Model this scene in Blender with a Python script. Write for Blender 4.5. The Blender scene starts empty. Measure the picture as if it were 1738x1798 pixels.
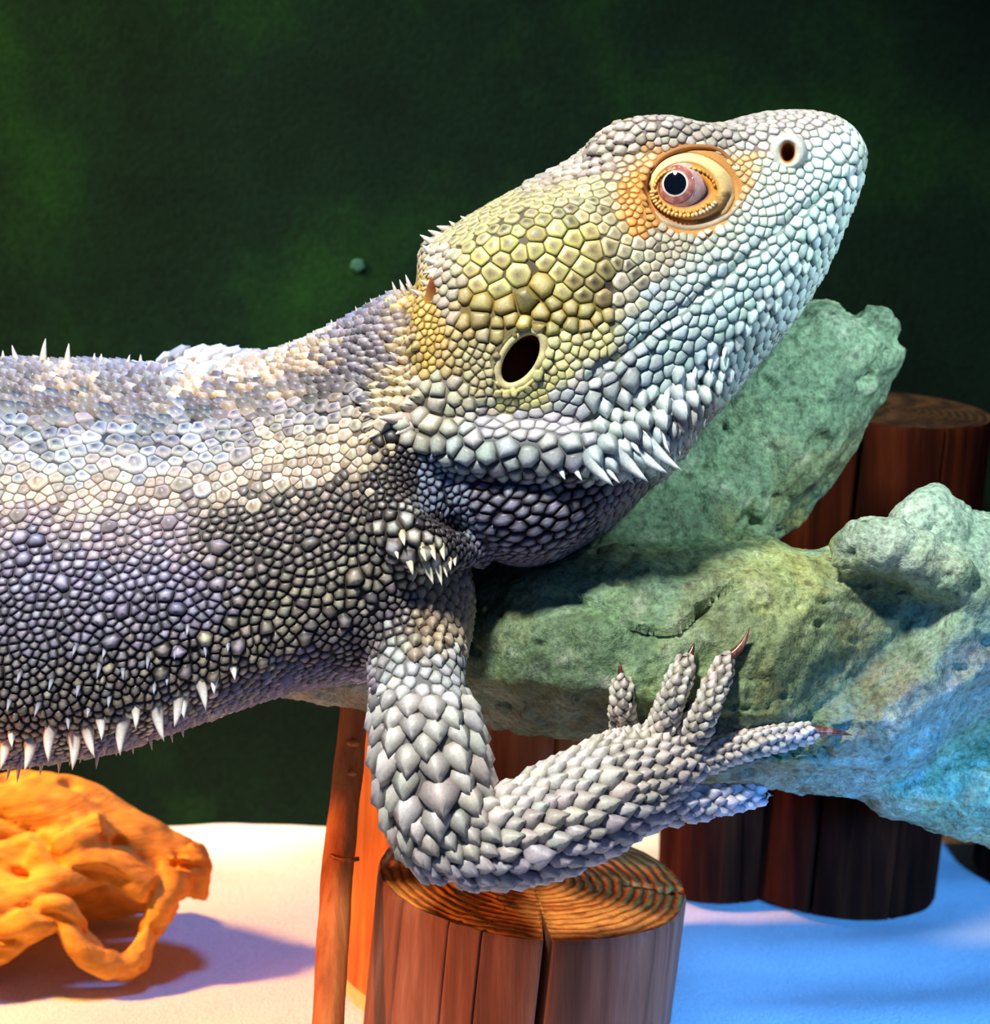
import bpy, math, random
import numpy as np
from mathutils import Vector, Matrix, noise
from mathutils.kdtree import KDTree
from mathutils.bvhtree import BVHTree

random.seed(7)
RNG = np.random.default_rng(11)
SC = bpy.context.scene
COL = SC.collection

# ------------------------------------------------------------------ camera, world, lights
S = 1e-4                      # one modelling unit = 0.1 mm
D = 4000.0                    # focus distance in units; also the focal length in pixels
TH = math.radians(13.0)       # camera looks down by this much
CAM = np.array([0.0, 0.0, 2000.0])
RGT = np.array([1.0, 0.0, 0.0])
FWD = np.array([0.0, math.cos(TH), -math.sin(TH)])
UPV = np.array([0.0, math.sin(TH), math.cos(TH)])

cd = bpy.data.cameras.new('camera')
cam = bpy.data.objects.new('camera', cd)
COL.objects.link(cam)
cd.sensor_fit = 'HORIZONTAL'
cd.sensor_width = 36.0
cd.lens = 36.0 * D / 1738.0
cd.clip_start = 0.02
cd.clip_end = 20
cd.dof.use_dof = True
cd.dof.focus_distance = 0.386
cd.dof.aperture_fstop = 30
cam.location = CAM * S
cam.rotation_euler = (math.pi / 2 - TH, 0, 0)
SC.camera = cam

w = bpy.data.worlds.new('world')
SC.world = w
w.use_nodes = True
w.node_tree.nodes['Background'].inputs[0].default_value = (0.20, 0.40, 1.0, 1)
w.node_tree.nodes['Background'].inputs[1].default_value = 0.19

SC.view_settings.view_transform = 'Standard'
SC.view_settings.look = 'None'
SC.view_settings.gamma = 1.0
SC.view_settings.exposure = 0.0
SC.view_settings.use_curve_mapping = False


def P(x, y, wd=0.0):
    """photograph pixel + offset towards the camera from the focus plane -> point (units)"""
    x = np.asarray(x, float); y = np.asarray(y, float); wd = np.asarray(wd, float)
    dep = D - wd
    a = (x - 869.0) / D * dep
    b = -(y - 899.0) / D * dep
    return CAM + dep[..., None] * FWD + a[..., None] * RGT + b[..., None] * UPV


def PX(p):
    """points (units) -> pixel x, y and offset w"""
    q = np.asarray(p) - CAM
    dep = q @ FWD
    return 869.0 + q @ RGT / dep * D, 899.0 - q @ UPV / dep * D, D - dep


def G(x, y, z=0.0):
    """pixel -> point on the horizontal plane at height z"""
    d = FWD + (x - 869.0) / D * RGT - (y - 899.0) / D * UPV
    return CAM + d * ((z - CAM[2]) / d[2])


def lamp(name, kind, loc, aim, power, color, size=0.1, size_y=None, spot=60, blend=0.5):
    ld = bpy.data.lights.new(name, kind)
    ld.energy = power
    ld.color = color
    if kind == 'AREA':
        ld.size = size
        if size_y:
            ld.shape = 'RECTANGLE'
            ld.size_y = size_y
    elif kind == 'SPOT':
        ld.spot_size = math.radians(spot)
        ld.spot_blend = blend
        ld.shadow_soft_size = size
    else:
        ld.shadow_soft_size = size
    o = bpy.data.objects.new(name, ld)
    COL.objects.link(o)
    o.location = loc
    o.rotation_euler = (Vector(aim) - Vector(loc)).to_track_quat('-Z', 'Y').to_euler()
    return o


# daylight spot above, warm basking lamp on the left, blue lamp on the right; others are added fills
lamp('daylight_lamp', 'SPOT', (-0.11, 0.17, 0.54), (0.008, 0.39, 0.15), 17.0, (1.0, 0.99, 0.90), 0.03, spot=44, blend=0.6)
lamp('branch_fill', 'SPOT', (0.20, 0.24, 0.32), (0.062, 0.42, 0.120), 4.6, (0.80, 1.0, 0.95), 0.02, spot=18, blend=0.6)  # added fill spot brightening the upper branch limb, no real fitting
lamp('basking_lamp', 'SPOT', (-0.26, 0.46, 0.19), (-0.07, 0.44, 0.0), 9.0, (1.0, 0.46, 0.10), 0.015, spot=46, blend=0.4)
lamp('warm_post_fill', 'SPOT', (-0.24, 0.29, 0.12), (-0.04, 0.385, 0.02), 3.2, (1.0, 0.33, 0.05), 0.012, spot=24, blend=0.5)  # added warm spot that tints the short post's left side orange
lamp('backdrop_fill', 'SPOT', (-0.32, 0.38, 0.32), (-0.15, 0.53, 0.19), 14.0, (1.0, 0.95, 0.40), 0.02, spot=54, blend=1.0)  # added spot to brighten the left of the green backdrop
lamp('blue_lamp', 'SPOT', (0.17, 0.12, 0.125), (0.068, 0.445, 0.0), 14.5, (0.07, 0.34, 1.0), 0.015, spot=27, blend=0.6)
lamp('blue_floor_fill', 'SPOT', (-0.04, 0.485, 0.34), (-0.055, 0.44, 0.0), 2.8, (0.12, 0.34, 1.0), 0.03, spot=50, blend=0.8)  # added blue spot so shadows on the left floor turn blue


# ------------------------------------------------------------------ helpers
def srgb(h):
    h = h.lstrip('#')
    c = np.array([int(h[i:i + 2], 16) / 255.0 for i in (0, 2, 4)])
    return np.where(c <= 0.04045, c / 12.92, ((c + 0.055) / 1.055) ** 2.4)


def mk(name, verts, faces, mat, parent=None, origin=None, smooth=True, colors=None):
    """verts in units (world); linked as one mesh object whose origin is at `origin`"""
    verts = np.asarray(verts, float)
    if origin is None:
        origin = verts.mean(axis=0)
    origin = np.asarray(origin, float)
    me = bpy.data.meshes.new(name)
    me.from_pydata(((verts - origin) * S).tolist(), [], faces)
    me.validate()
    if smooth:
        me.polygons.foreach_set('use_smooth', np.ones(len(me.polygons), bool))
    if colors is not None:
        at = me.color_attributes.new('Col', 'FLOAT_COLOR', 'POINT')
        c = np.ones((len(verts), 4)); c[:, :3] = colors
        at.data.foreach_set('color', c.ravel())
    me.materials.append(mat)
    o = bpy.data.objects.new(name, me)
    COL.objects.link(o)
    po = np.array(parent['base']) if parent is not None else np.zeros(3)
    o.location = (origin - po) * S
    if parent is not None:
        o.parent = parent
        if parent.get('base') is not None:
            BASES[o.name] = origin
    return o


BASES = {}


def empty(name, base):
    o = bpy.data.objects.new(name, None)
    COL.objects.link(o)
    o.location = np.asarray(base) * S
    o.empty_display_size = 0.01
    o['base'] = [float(v) for v in base]
    return o


def tag(o, label=None, cat=None, group=None, kind=None):
    if label: o['label'] = label
    if cat: o['category'] = cat
    if group: o['group'] = group
    if kind: o['kind'] = kind
    return o


def catmull(A, per):
    """rows of A interpolated with a Catmull-Rom spline, `per` steps per span"""
    A = np.asarray(A, float)
    n = len(A)
    if n < 3:
        t = np.linspace(0, 1, per * (n - 1) + 1)[:, None]
        return A[0] * (1 - t) + A[-1] * t
    E = np.vstack([2 * A[0] - A[1], A, 2 * A[-1] - A[-2]])
    out = []
    for i in range(n - 1):
        p0, p1, p2, p3 = E[i], E[i + 1], E[i + 2], E[i + 3]
        for k in range(per):
            t = k / per
            out.append(0.5 * (2 * p1 + (p2 - p0) * t + (2 * p0 - 5 * p1 + 4 * p2 - p3) * t * t
                              + (3 * p1 - p0 - 3 * p2 + p3) * t ** 3))
    out.append(A[-1])
    return np.array(out)


def grid_faces(n, m, off=0, cap=True):
    f = []
    for i in range(n - 1):
        for j in range(m):
            k = (j + 1) % m
            f.append((off + i * m + j, off + i * m + k, off + (i + 1) * m + k, off + (i + 1) * m + j))
    if cap:
        f.append(tuple(off + j for j in reversed(range(m))))
        f.append(tuple(off + (n - 1) * m + j for j in range(m)))
    return f


def loft(secs, prof=None, m=32, per=6, e=2.2):
    """sections (Tx,Ty,Bx,By,w,d,shear): top and bottom outline pixel, depth centre, half depth"""
    A = catmull(secs, per)
    if prof is None:
        t = np.arange(m) / m * 2 * math.pi
        c, s = np.cos(t), np.sin(t)
        pa = np.sign(c) * np.abs(c) ** (2 / e)
        pb = np.sign(s) * np.abs(s) ** (2 / e)
    else:
        pr = np.array(prof + [prof[0]], float)
        sub = 6
        q = []
        for i in range(len(prof)):
            for k in range(sub):
                q.append(pr[i] + (pr[i + 1] - pr[i]) * k / sub)
        q = np.array(q)
        pa, pb = q[:, 0], q[:, 1]
        m = len(q)
    V = []
    for r in A:
        tx, ty, bx, by, wc, d, sh = r
        cx, cy = (tx + bx) / 2, (ty + by) / 2
        hx, hy = (tx - bx) / 2, (ty - by) / 2
        wz = wc + pb * d + sh * pa
        V.append(P(cx + hx * pa, cy + hy * pa, wz))
    V = np.concatenate(V)
    return V, grid_faces(len(A), m)


def tube3(pts, m=20, per=6, squash=1.0, e=2.0):
    """tube through (px,py,w,r): circular section of radius r across the path; squash scales it in depth"""
    A = catmull(pts, per)
    C = P(A[:, 0], A[:, 1], A[:, 2])
    T = np.gradient(C, axis=0)
    T /= np.linalg.norm(T, axis=1)[:, None] + 1e-9
    t = np.arange(m) / m * 2 * math.pi
    V = []
    for c, tt, r in zip(C, T, A[:, 3]):
        view = (c - CAM); view /= np.linalg.norm(view)
        n1 = np.cross(tt, view); n1 /= np.linalg.norm(n1) + 1e-9
        n2 = np.cross(n1, tt)
        V.append(c + r * (np.cos(t)[:, None] * n1 + squash * np.sin(t)[:, None] * n2))
    return np.concatenate(V), grid_faces(len(A), m)


def ball(px, py, wd, rx, ry, rw, rot=0.0, n=14, m=20):
    c = P(px, py, wd)
    V = []
    for i in range(n):
        a = math.pi * (i + 0.5) / n
        for j in range(m):
            b = 2 * math.pi * j / m
            x, y, z = rx * math.sin(a) * math.cos(b), ry * math.cos(a), rw * math.sin(a) * math.sin(b)
            x, y = x * math.cos(rot) - y * math.sin(rot), x * math.sin(rot) + y * math.cos(rot)
            V.append(c + x * RGT + y * UPV - z * FWD)
    return np.array(V), grid_faces(n, m)


def join(parts):
    V, F, o = [], [], 0
    for v, f in parts:
        V.append(v)
        F += [tuple(k + o for k in q) for q in f]
        o += len(v)
    return np.concatenate(V), F


def remesh(parts, voxel, smooth=3, fac=0.5):
    """overlapping closed shells -> one continuous surface (verts, quads as arrays)"""
    V, F = join(parts)
    me = bpy.data.meshes.new('tmp')
    me.from_pydata(V.tolist(), [], F)
    o = bpy.data.objects.new('tmp', me)
    COL.objects.link(o)
    r = o.modifiers.new('r', 'REMESH')
    r.mode = 'VOXEL'
    r.voxel_size = voxel
    if smooth:
        s = o.modifiers.new('s', 'SMOOTH')
        s.iterations = smooth
        s.factor = fac
    dg = bpy.context.evaluated_depsgraph_get()
    ev = bpy.data.meshes.new_from_object(o.evaluated_get(dg))
    nv, nf = len(ev.vertices), len(ev.polygons)
    VV = np.empty(nv * 3); ev.vertices.foreach_get('co', VV); VV = VV.reshape(-1, 3)
    lv = np.empty(len(ev.loops), int); ev.loops.foreach_get('vertex_index', lv)
    ls = np.empty(nf, int); ev.polygons.foreach_get('loop_start', ls)
    lt = np.empty(nf, int); ev.polygons.foreach_get('loop_total', lt)
    FF = [tuple(lv[a:a + b].tolist()) for a, b in zip(ls, lt)]
    bpy.data.objects.remove(o)
    bpy.data.meshes.remove(me)
    bpy.data.meshes.remove(ev)
    return VV, FF


def vnormals(V, F):
    N = np.zeros_like(V)
    Q = np.array([f if len(f) == 4 else (f[0], f[1], f[2], f[2]) for f in F])
    n = np.cross(V[Q[:, 2]] - V[Q[:, 0]], V[Q[:, 3]] - V[Q[:, 1]])
    t = Q[:, 2] == Q[:, 3]
    if t.any():
        n[t] = np.cross(V[Q[t, 1]] - V[Q[t, 0]], V[Q[t, 2]] - V[Q[t, 0]])
    for k in range(4):
        np.add.at(N, Q[:, k], n)
    N /= np.linalg.norm(N, axis=1)[:, None] + 1e-12
    return N


def fbm(p, sc, oct=4):
    v = Vector((p[0] / sc, p[1] / sc, p[2] / sc))
    return noise.fractal(v, 1.0, 2.0, oct)


# ------------------------------------------------------------------ materials
def nodemat(name):
    m = bpy.data.materials.new(name)
    m.use_nodes = True
    nt = m.node_tree
    b = nt.nodes['Principled BSDF']
    return m, nt, b


def N_(nt, kind, **kw):
    n = nt.nodes.new(kind)
    for k, v in kw.items():
        setattr(n, k, v)
    return n


def ramp(nt, stops, fac=None):
    r = N_(nt, 'ShaderNodeValToRGB')
    el = r.color_ramp.elements
    while len(el) > 1:
        el.remove(el[-1])
    for i, (p, c) in enumerate(stops):
        e = el[0] if i == 0 else el.new(p)
        e.position = p
        cc = srgb(c) if isinstance(c, str) else c
        e.color = (*cc, 1)
    if fac is not None:
        nt.links.new(fac, r.inputs[0])
    return r


def noise_tex(nt, scale, detail=5, rough=0.55, vec=None, dist=0.0):
    t = N_(nt, 'ShaderNodeTexNoise')
    t.inputs['Scale'].default_value = scale
    t.inputs['Detail'].default_value = detail
    t.inputs['Roughness'].default_value = rough
    t.inputs['Distortion'].default_value = dist
    if vec is not None:
        nt.links.new(vec, t.inputs['Vector'])
    return t


def objvec(nt, scale=(1, 1, 1), rot=(0, 0, 0)):
    tc = N_(nt, 'ShaderNodeTexCoord')
    mp = N_(nt, 'ShaderNodeMapping')
    mp.inputs['Scale'].default_value = scale
    mp.inputs['Rotation'].default_value = rot
    nt.links.new(tc.outputs['Object'], mp.inputs['Vector'])
    return mp.outputs['Vector']


def bump(nt, b, height, strength, dist):
    n = N_(nt, 'ShaderNodeBump')
    n.inputs['Strength'].default_value = strength
    n.inputs['Distance'].default_value = dist
    nt.links.new(height, n.inputs['Height'])
    nt.links.new(n.outputs[0], b.inputs['Normal'])
    return n


def mixcol(nt, a, b, fac, mode='MIX'):
    m = N_(nt, 'ShaderNodeMix', data_type='RGBA', blend_type=mode)
    for sock, v in ((m.inputs[0], fac), (m.inputs[6], a), (m.inputs[7], b)):
        if hasattr(v, 'is_linked') or hasattr(v, 'node'):
            nt.links.new(v, sock)
        elif isinstance(v, (int, float)):
            sock.default_value = v
        else:
            sock.default_value = (*v, 1)
    return m.outputs[2]


def plain(name, hexcol, rough=0.5, spec=0.5, coat=0.0):
    m, nt, b = nodemat(name)
    t = noise_tex(nt, 900, 3, vec=objvec(nt))
    c = srgb(hexcol)
    r = ramp(nt, [(0.3, c * 0.85), (0.7, np.minimum(c * 1.12, 1))], t.outputs['Fac'])
    nt.links.new(r.outputs[0], b.inputs['Base Color'])
    b.inputs['Roughness'].default_value = rough
    b.inputs['Specular IOR Level'].default_value = spec
    b.inputs['Coat Weight'].default_value = coat
    return m


def mat_vcol(name, rough=0.5, spec=0.4, bumpsc=2500, bumpd=0.00004):
    m, nt, b = nodemat(name)
    a = N_(nt, 'ShaderNodeVertexColor', layer_name='Col')
    t = noise_tex(nt, bumpsc, 3, vec=objvec(nt))
    r = ramp(nt, [(0.25, (0.8, 0.8, 0.8)), (0.75, (1.12, 1.12, 1.12))], t.outputs['Fac'])
    nt.links.new(mixcol(nt, a.outputs[0], r.outputs[0], 1.0, 'MULTIPLY'), b.inputs['Base Color'])
    b.inputs['Roughness'].default_value = rough
    b.inputs['Specular IOR Level'].default_value = spec
    bump(nt, b, t.outputs['Fac'], 0.35, bumpd)
    return m


def mat_wall():
    m, nt, b = nodemat('green_felt_wall')
    v = objvec(nt)
    big = noise_tex(nt, 16, 5, 0.6, v)
    fine = noise_tex(nt, 700, 3, 0.6, v)
    r = ramp(nt, [(0.3, '#030d0a'), (0.5, '#061810'), (0.72, '#123010')], big.outputs['Fac'])
    f = ramp(nt, [(0.3, (0.7, 0.7, 0.7)), (0.7, (1.25, 1.25, 1.25))], fine.outputs['Fac'])
    nt.links.new(mixcol(nt, r.outputs[0], f.outputs[0], 1.0, 'MULTIPLY'), b.inputs['Base Color'])
    b.inputs['Roughness'].default_value = 0.95
    b.inputs['Specular IOR Level'].default_value = 0.1
    bump(nt, b, fine.outputs['Fac'], 0.5, 0.0006)
    return m


def mat_floor():
    m, nt, b = nodemat('white_felt_floor')
    v = objvec(nt)
    fine = noise_tex(nt, 1400, 4, 0.65, v)
    big = noise_tex(nt, 22, 4, 0.6, v)
    f = ramp(nt, [(0.3, '#d8d6d4'), (0.7, '#f2f1ef')], fine.outputs['Fac'])
    g = ramp(nt, [(0.3, (0.9, 0.9, 0.9)), (0.7, (1.0, 1.0, 1.0))], big.outputs['Fac'])
    nt.links.new(mixcol(nt, f.outputs[0], g.outputs[0], 1.0, 'MULTIPLY'), b.inputs['Base Color'])
    b.inputs['Roughness'].default_value = 0.95
    b.inputs['Specular IOR Level'].default_value = 0.05
    b.inputs['Sheen Weight'].default_value = 0.3
    bump(nt, b, fine.outputs['Fac'], 0.7, 0.0008)
    return m


def mat_branch():
    m, nt, b = nodemat('mossy_resin')
    v = objvec(nt)
    vs = objvec(nt, (1, 1, 1), (0.2, 0.6, 0.1))
    big = noise_tex(nt, 38, 7, 0.62, v, 0.6)
    mid = noise_tex(nt, 130, 6, 0.65, vs, 0.4)
    fin = noise_tex(nt, 900, 4, 0.7, v)
    a = ramp(nt, [(0.28, '#2c3620'), (0.40, '#4d6e4c'), (0.52, '#7a9c70'), (0.62, '#a49c50'), (0.78, '#6f6428')], big.outputs['Fac'])
    c = ramp(nt, [(0.38, '#1c261a'), (0.46, '#5f8062'), (0.57, '#94b490'), (0.68, '#eeeedc')], mid.outputs['Fac'])
    k = mixcol(nt, a.outputs[0], c.outputs[0], 0.42)
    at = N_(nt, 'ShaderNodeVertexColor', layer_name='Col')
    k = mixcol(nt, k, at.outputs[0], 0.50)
    f = ramp(nt, [(0.33, (0.45, 0.45, 0.45)), (0.5, (1, 1, 1)), (0.68, (1.5, 1.5, 1.5))], fin.outputs['Fac'])
    k = mixcol(nt, k, f.outputs[0], 1.0, 'MULTIPLY')
    pit = N_(nt, 'ShaderNodeTexVoronoi')
    pit.inputs['Scale'].default_value = 150
    nt.links.new(v, pit.inputs['Vector'])
    pr = ramp(nt, [(0.06, (0.12, 0.12, 0.12)), (0.16, (1, 1, 1))], pit.outputs['Distance'])
    k = mixcol(nt, k, pr.outputs[0], 0.7, 'MULTIPLY')
    nt.links.new(k, b.inputs['Base Color'])
    b.inputs['Roughness'].default_value = 0.55
    b.inputs['Specular IOR Level'].default_value = 0.45
    h = N_(nt, 'ShaderNodeMath', operation='ADD')
    nt.links.new(mid.outputs['Fac'], h.inputs[0])
    nt.links.new(fin.outputs['Fac'], h.inputs[1])
    bump(nt, b, h.outputs[0], 0.5, 0.0012)
    return m


def mat_wood(name, c0, c1, c2, fine=1.0, rough=0.7, spec=0.3):
    m, nt, b = nodemat(name)
    v = objvec(nt, (1, 1, 0.06))
    t = noise_tex(nt, 260 * fine, 6, 0.65, v, 0.3)
    t2 = noise_tex(nt, 60 * fine, 4, 0.6, v)
    a = ramp(nt, [(0.28, c0), (0.5, c1), (0.72, c2)], t.outputs['Fac'])
    g = ramp(nt, [(0.3, (0.6, 0.55, 0.55)), (0.65, (1.1, 1.1, 1.1))], t2.outputs['Fac'])
    nt.links.new(mixcol(nt, a.outputs[0], g.outputs[0], 1.0, 'MULTIPLY'), b.inputs['Base Color'])
    b.inputs['Roughness'].default_value = rough
    b.inputs['Specular IOR Level'].default_value = spec
    bump(nt, b, t.outputs['Fac'], 0.6, 0.0008)
    return m


def mat_rings(name, c0, c1, c2):
    """cut end of a log: growth rings around the object's own z axis"""
    m, nt, b = nodemat(name)
    v = objvec(nt)
    wv = N_(nt, 'ShaderNodeTexWave', wave_type='RINGS', rings_direction='Z', wave_profile='SIN')
    wv.inputs['Scale'].default_value = 165
    wv.inputs['Distortion'].default_value = 3.5
    wv.inputs['Detail'].default_value = 3
    wv.inputs['Detail Scale'].default_value = 1.2
    nt.links.new(v, wv.inputs['Vector'])
    n = noise_tex(nt, 300, 5, 0.65, v)
    a = ramp(nt, [(0.0, c0), (0.25, c1), (0.8, c2)], wv.outputs['Fac'])
    g = ramp(nt, [(0.3, (0.6, 0.55, 0.5)), (0.65, (1.15, 1.15, 1.1))], n.outputs['Fac'])
    nt.links.new(mixcol(nt, a.outputs[0], g.outputs[0], 1.0, 'MULTIPLY'), b.inputs['Base Color'])
    b.inputs['Roughness'].default_value = 0.75
    b.inputs['Specular IOR Level'].default_value = 0.25
    bump(nt, b, wv.outputs['Fac'], 0.5, 0.0006)
    return m


def mat_drift():
    m, nt, b = nodemat('driftwood')
    v = objvec(nt, (0.45, 1, 1), (0, 0.35, 0))
    t = noise_tex(nt, 70, 6, 0.6, v, 0.8)
    f = noise_tex(nt, 420, 4, 0.6, v)
    a = ramp(nt, [(0.28, '#8f4a14'), (0.36, '#e0942f'), (0.6, '#f7b145'), (0.8, '#fbc566')], t.outputs['Fac'])
    g = ramp(nt, [(0.3, (0.75, 0.7, 0.65)), (0.7, (1.1, 1.1, 1.1))], f.outputs['Fac'])
    nt.links.new(mixcol(nt, a.outputs[0], g.outputs[0], 1.0, 'MULTIPLY'), b.inputs['Base Color'])
    b.inputs['Roughness'].default_value = 0.75
    b.inputs['Specular IOR Level'].default_value = 0.25
    bump(nt, b, t.outputs['Fac'], 0.6, 0.002)
    return m


# ------------------------------------------------------------------ the setting
Y_WALL = G(450, 1440)[1]

# floor: felt sheet with soft folds
n = 110
xs = np.linspace(-2600, 2600, n); ys = np.linspace(2400, Y_WALL, n)
XX, YY = np.meshgrid(xs, ys)
ZZ = 7 * np.sin(YY / 52.0 + XX / 700.0 + 0.9 * np.sin(XX / 330.0)) * np.clip((XX - 100) / 600, 0, 1)
for i in range(n):
    for j in range(n):
        ZZ[i, j] += 9 * fbm((XX[i, j], YY[i, j], 0), 260, 3)
ZZ -= ZZ.max()
V = np.stack([XX.ravel(), YY.ravel(), ZZ.ravel()], 1)
F_ = [(i * n + j, i * n + j + 1, (i + 1) * n + j + 1, (i + 1) * n + j) for i in range(n - 1) for j in range(n - 1)]
fl = mk('floor', V, F_, mat_floor(), origin=(0, 4000, 0))
tag(fl, 'white felt sheet covering the enclosure floor', None, kind='structure')

# back wall: green felt backdrop with slight waviness
nx, nz = 60, 44
xs = np.linspace(-3600, 3600, nx); zs = np.linspace(-60, 3600, nz)
V = []
for z in zs:
    for x in xs:
        V.append((x, Y_WALL + 14 * fbm((x, z, 3), 420, 3), z))
F_ = [(i * nx + j, i * nx + j + 1, (i + 1) * nx + j + 1, (i + 1) * nx + j) for i in range(nz - 1) for j in range(nx - 1)]
wl = mk('wall_back', V, F_, mat_wall(), origin=(0, Y_WALL, 0))
tag(wl, 'dark green felt backdrop wall of the enclosure', None, kind='structure')


# ------------------------------------------------------------------ log posts
def log_post(base, top, r, seed, label, shaft_mat, cut_mat, crack=None, split=False, chip=0.0, nm='log_post'):
    """base, top: centres (units); r radius; crack = (angle, half width, depth) list"""
    rs = random.Random(seed)
    base = np.array(base, float); top = np.array(top, float)
    ax = top - base; L = np.linalg.norm(ax); ax /= L
    e1 = np.cross(ax, [0, 1, 0]); e1 /= np.linalg.norm(e1)
    e2 = np.cross(ax, e1)                       # points roughly towards the camera or away
    if e2[1] > 0: e2 = -e2; e1 = -e1
    e = empty(nm, base)
    m = 200
    ang = np.arange(m) / m * 2 * math.pi
    if crack:
        extra = []
        for a, hw, dp in crack:
            extra += [a - hw, a - hw * 0.5, a, a + hw * 0.5, a + hw]
        ang = np.sort(np.concatenate([ang, np.array(extra) % (2 * math.pi)]))
    m = len(ang)
    rad = np.ones(m)
    for i, a in enumerate(ang):
        rad[i] += 0.030 * noise.noise(Vector((math.cos(a) * 1.6, math.sin(a) * 1.6, seed)))
        rad[i] += 0.012 * noise.noise(Vector((math.cos(a) * 9, math.sin(a) * 9, seed + 5)))
        for (ca, hw, dp) in (crack or []):
            q = abs((a - ca + math.pi) % (2 * math.pi) - math.pi) / hw
            if q < 1: rad[i] -= dp * (1 - q)
    hs = np.concatenate([np.linspace(0, L * 0.97, 16), [L * 0.985, L * 0.995, L]])
    V = []
    for h in hs:
        k = 1.0 - 0.012 * max(0, (h - (L - 12)) / 12)
        for a, q in zip(ang, rad):
            wob = 1 + 0.008 * noise.noise(Vector((math.cos(a) * 4, math.sin(a) * 4, h / 300 + seed)))
            V.append(base + ax * h + r * q * k * wob * (math.cos(a) * e1 + math.sin(a) * e2))
    nr = len(hs)
    Fs = grid_faces(nr, m, cap=False)
    mk('shaft', V, Fs, shaft_mat, e, origin=base)
    rim = np.array(V[-m:])
    # cut face: polar grid inside the rim with ring relief
    steps = 36
    W = []
    for k in range(steps):
        f = 1 - k / steps
        for j in range(m):
            p = top + (rim[j] - top) * f
            lx = f * rad[j] * math.cos(ang[j]); ly = f * rad[j] * math.sin(ang[j])
            rr = math.hypot(lx - 0.06, ly + 0.1)
            dz = 2.2 * math.sin(rr * 2 * math.pi * 13 + 1.2 * noise.noise(Vector((lx * 2, ly * 2, seed))))
            dz += 5 * noise.noise(Vector((lx * 3, ly * 3, seed + 2))) - 2
            if split:
                s = abs(ly + 0.12 + 0.10 * lx + 0.04 * math.sin(lx * 9) + 0.02 * math.sin(lx * 31))
                if s < 0.035 and (lx > 0.25 or lx < -0.6): dz -= 26 * (1 - s / 0.035)
                s = abs(lx - 0.72 - 0.1 * ly + 0.02 * math.sin(ly * 20))
                if s < 0.03 and ly < -0.35: dz -= 24 * (1 - s / 0.03)
            if k == 0: dz = 0
            W.append(p + ax * dz)
    W.append(top.copy())
    Fc = grid_faces(steps, m, cap=False)
    last = (steps - 1) * m
    for j in range(m):
        Fc.append((last + j, last + (j + 1) % m, len(W) - 1))
    c = mk('cut_face', W, Fc, cut_mat, e, origin=top)
    # align the cut face's own z with the log axis so the rings follow it
    zq = Vector(ax).to_track_quat('Z', 'Y')
    R = np.array(zq.to_matrix())
    co = np.empty(len(W) * 3); c.data.vertices.foreach_get('co', co)
    co = co.reshape(-1, 3) @ R
    c.data.vertices.foreach_set('co', co.ravel())
    c.rotation_euler = zq.to_euler()
    tag(e, label, 'log post', 'round log posts of the edging')
    return e


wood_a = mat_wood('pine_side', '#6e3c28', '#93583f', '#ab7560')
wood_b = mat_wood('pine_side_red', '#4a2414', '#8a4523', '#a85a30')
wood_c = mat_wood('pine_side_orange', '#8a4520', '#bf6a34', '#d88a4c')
wood_d = mat_wood('pine_side_shaded', '#150703', '#321208', '#4a1f0c', rough=0.9, spec=0.04)  # shaded copy of the pine: the branch's shade is in the base colour
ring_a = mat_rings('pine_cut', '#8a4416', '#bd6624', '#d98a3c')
ring_d = mat_rings('pine_cut_shaded', '#1e120a', '#36200f', '#463018')  # cut end with the same shade put into its colour


def post_at(px_top, py_top, depth_y, lean, r, *a, **k):
    """top centre seen at a pixel, standing at horizontal distance depth_y; lean = sideways drift of the base"""
    d = FWD + (px_top - 869.0) / D * RGT - (py_top - 899.0) / D * UPV
    t = CAM + d * (depth_y / d[1])
    b = np.array([t[0] + lean * t[2], t[1], 0.0])
    return log_post(b, t, r, *a, **k)


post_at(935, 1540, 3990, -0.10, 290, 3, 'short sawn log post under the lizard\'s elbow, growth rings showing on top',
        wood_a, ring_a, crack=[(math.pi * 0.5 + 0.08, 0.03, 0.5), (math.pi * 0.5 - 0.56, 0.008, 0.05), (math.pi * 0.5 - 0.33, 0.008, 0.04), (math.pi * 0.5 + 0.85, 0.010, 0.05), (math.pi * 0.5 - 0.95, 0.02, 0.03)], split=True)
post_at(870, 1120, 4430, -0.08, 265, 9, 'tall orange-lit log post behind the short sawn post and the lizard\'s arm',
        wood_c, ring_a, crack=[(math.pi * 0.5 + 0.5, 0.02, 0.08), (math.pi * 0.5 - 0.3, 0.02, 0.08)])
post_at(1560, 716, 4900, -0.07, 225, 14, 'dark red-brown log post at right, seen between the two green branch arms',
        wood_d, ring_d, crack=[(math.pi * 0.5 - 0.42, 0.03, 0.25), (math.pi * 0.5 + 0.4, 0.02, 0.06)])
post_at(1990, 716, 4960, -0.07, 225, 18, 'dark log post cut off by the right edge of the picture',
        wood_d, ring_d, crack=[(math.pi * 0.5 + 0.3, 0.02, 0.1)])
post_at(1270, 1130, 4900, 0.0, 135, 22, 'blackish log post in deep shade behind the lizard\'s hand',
        wood_d, ring_d, crack=[(math.pi * 0.5 + 0.3, 0.02, 0.1)])

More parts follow.
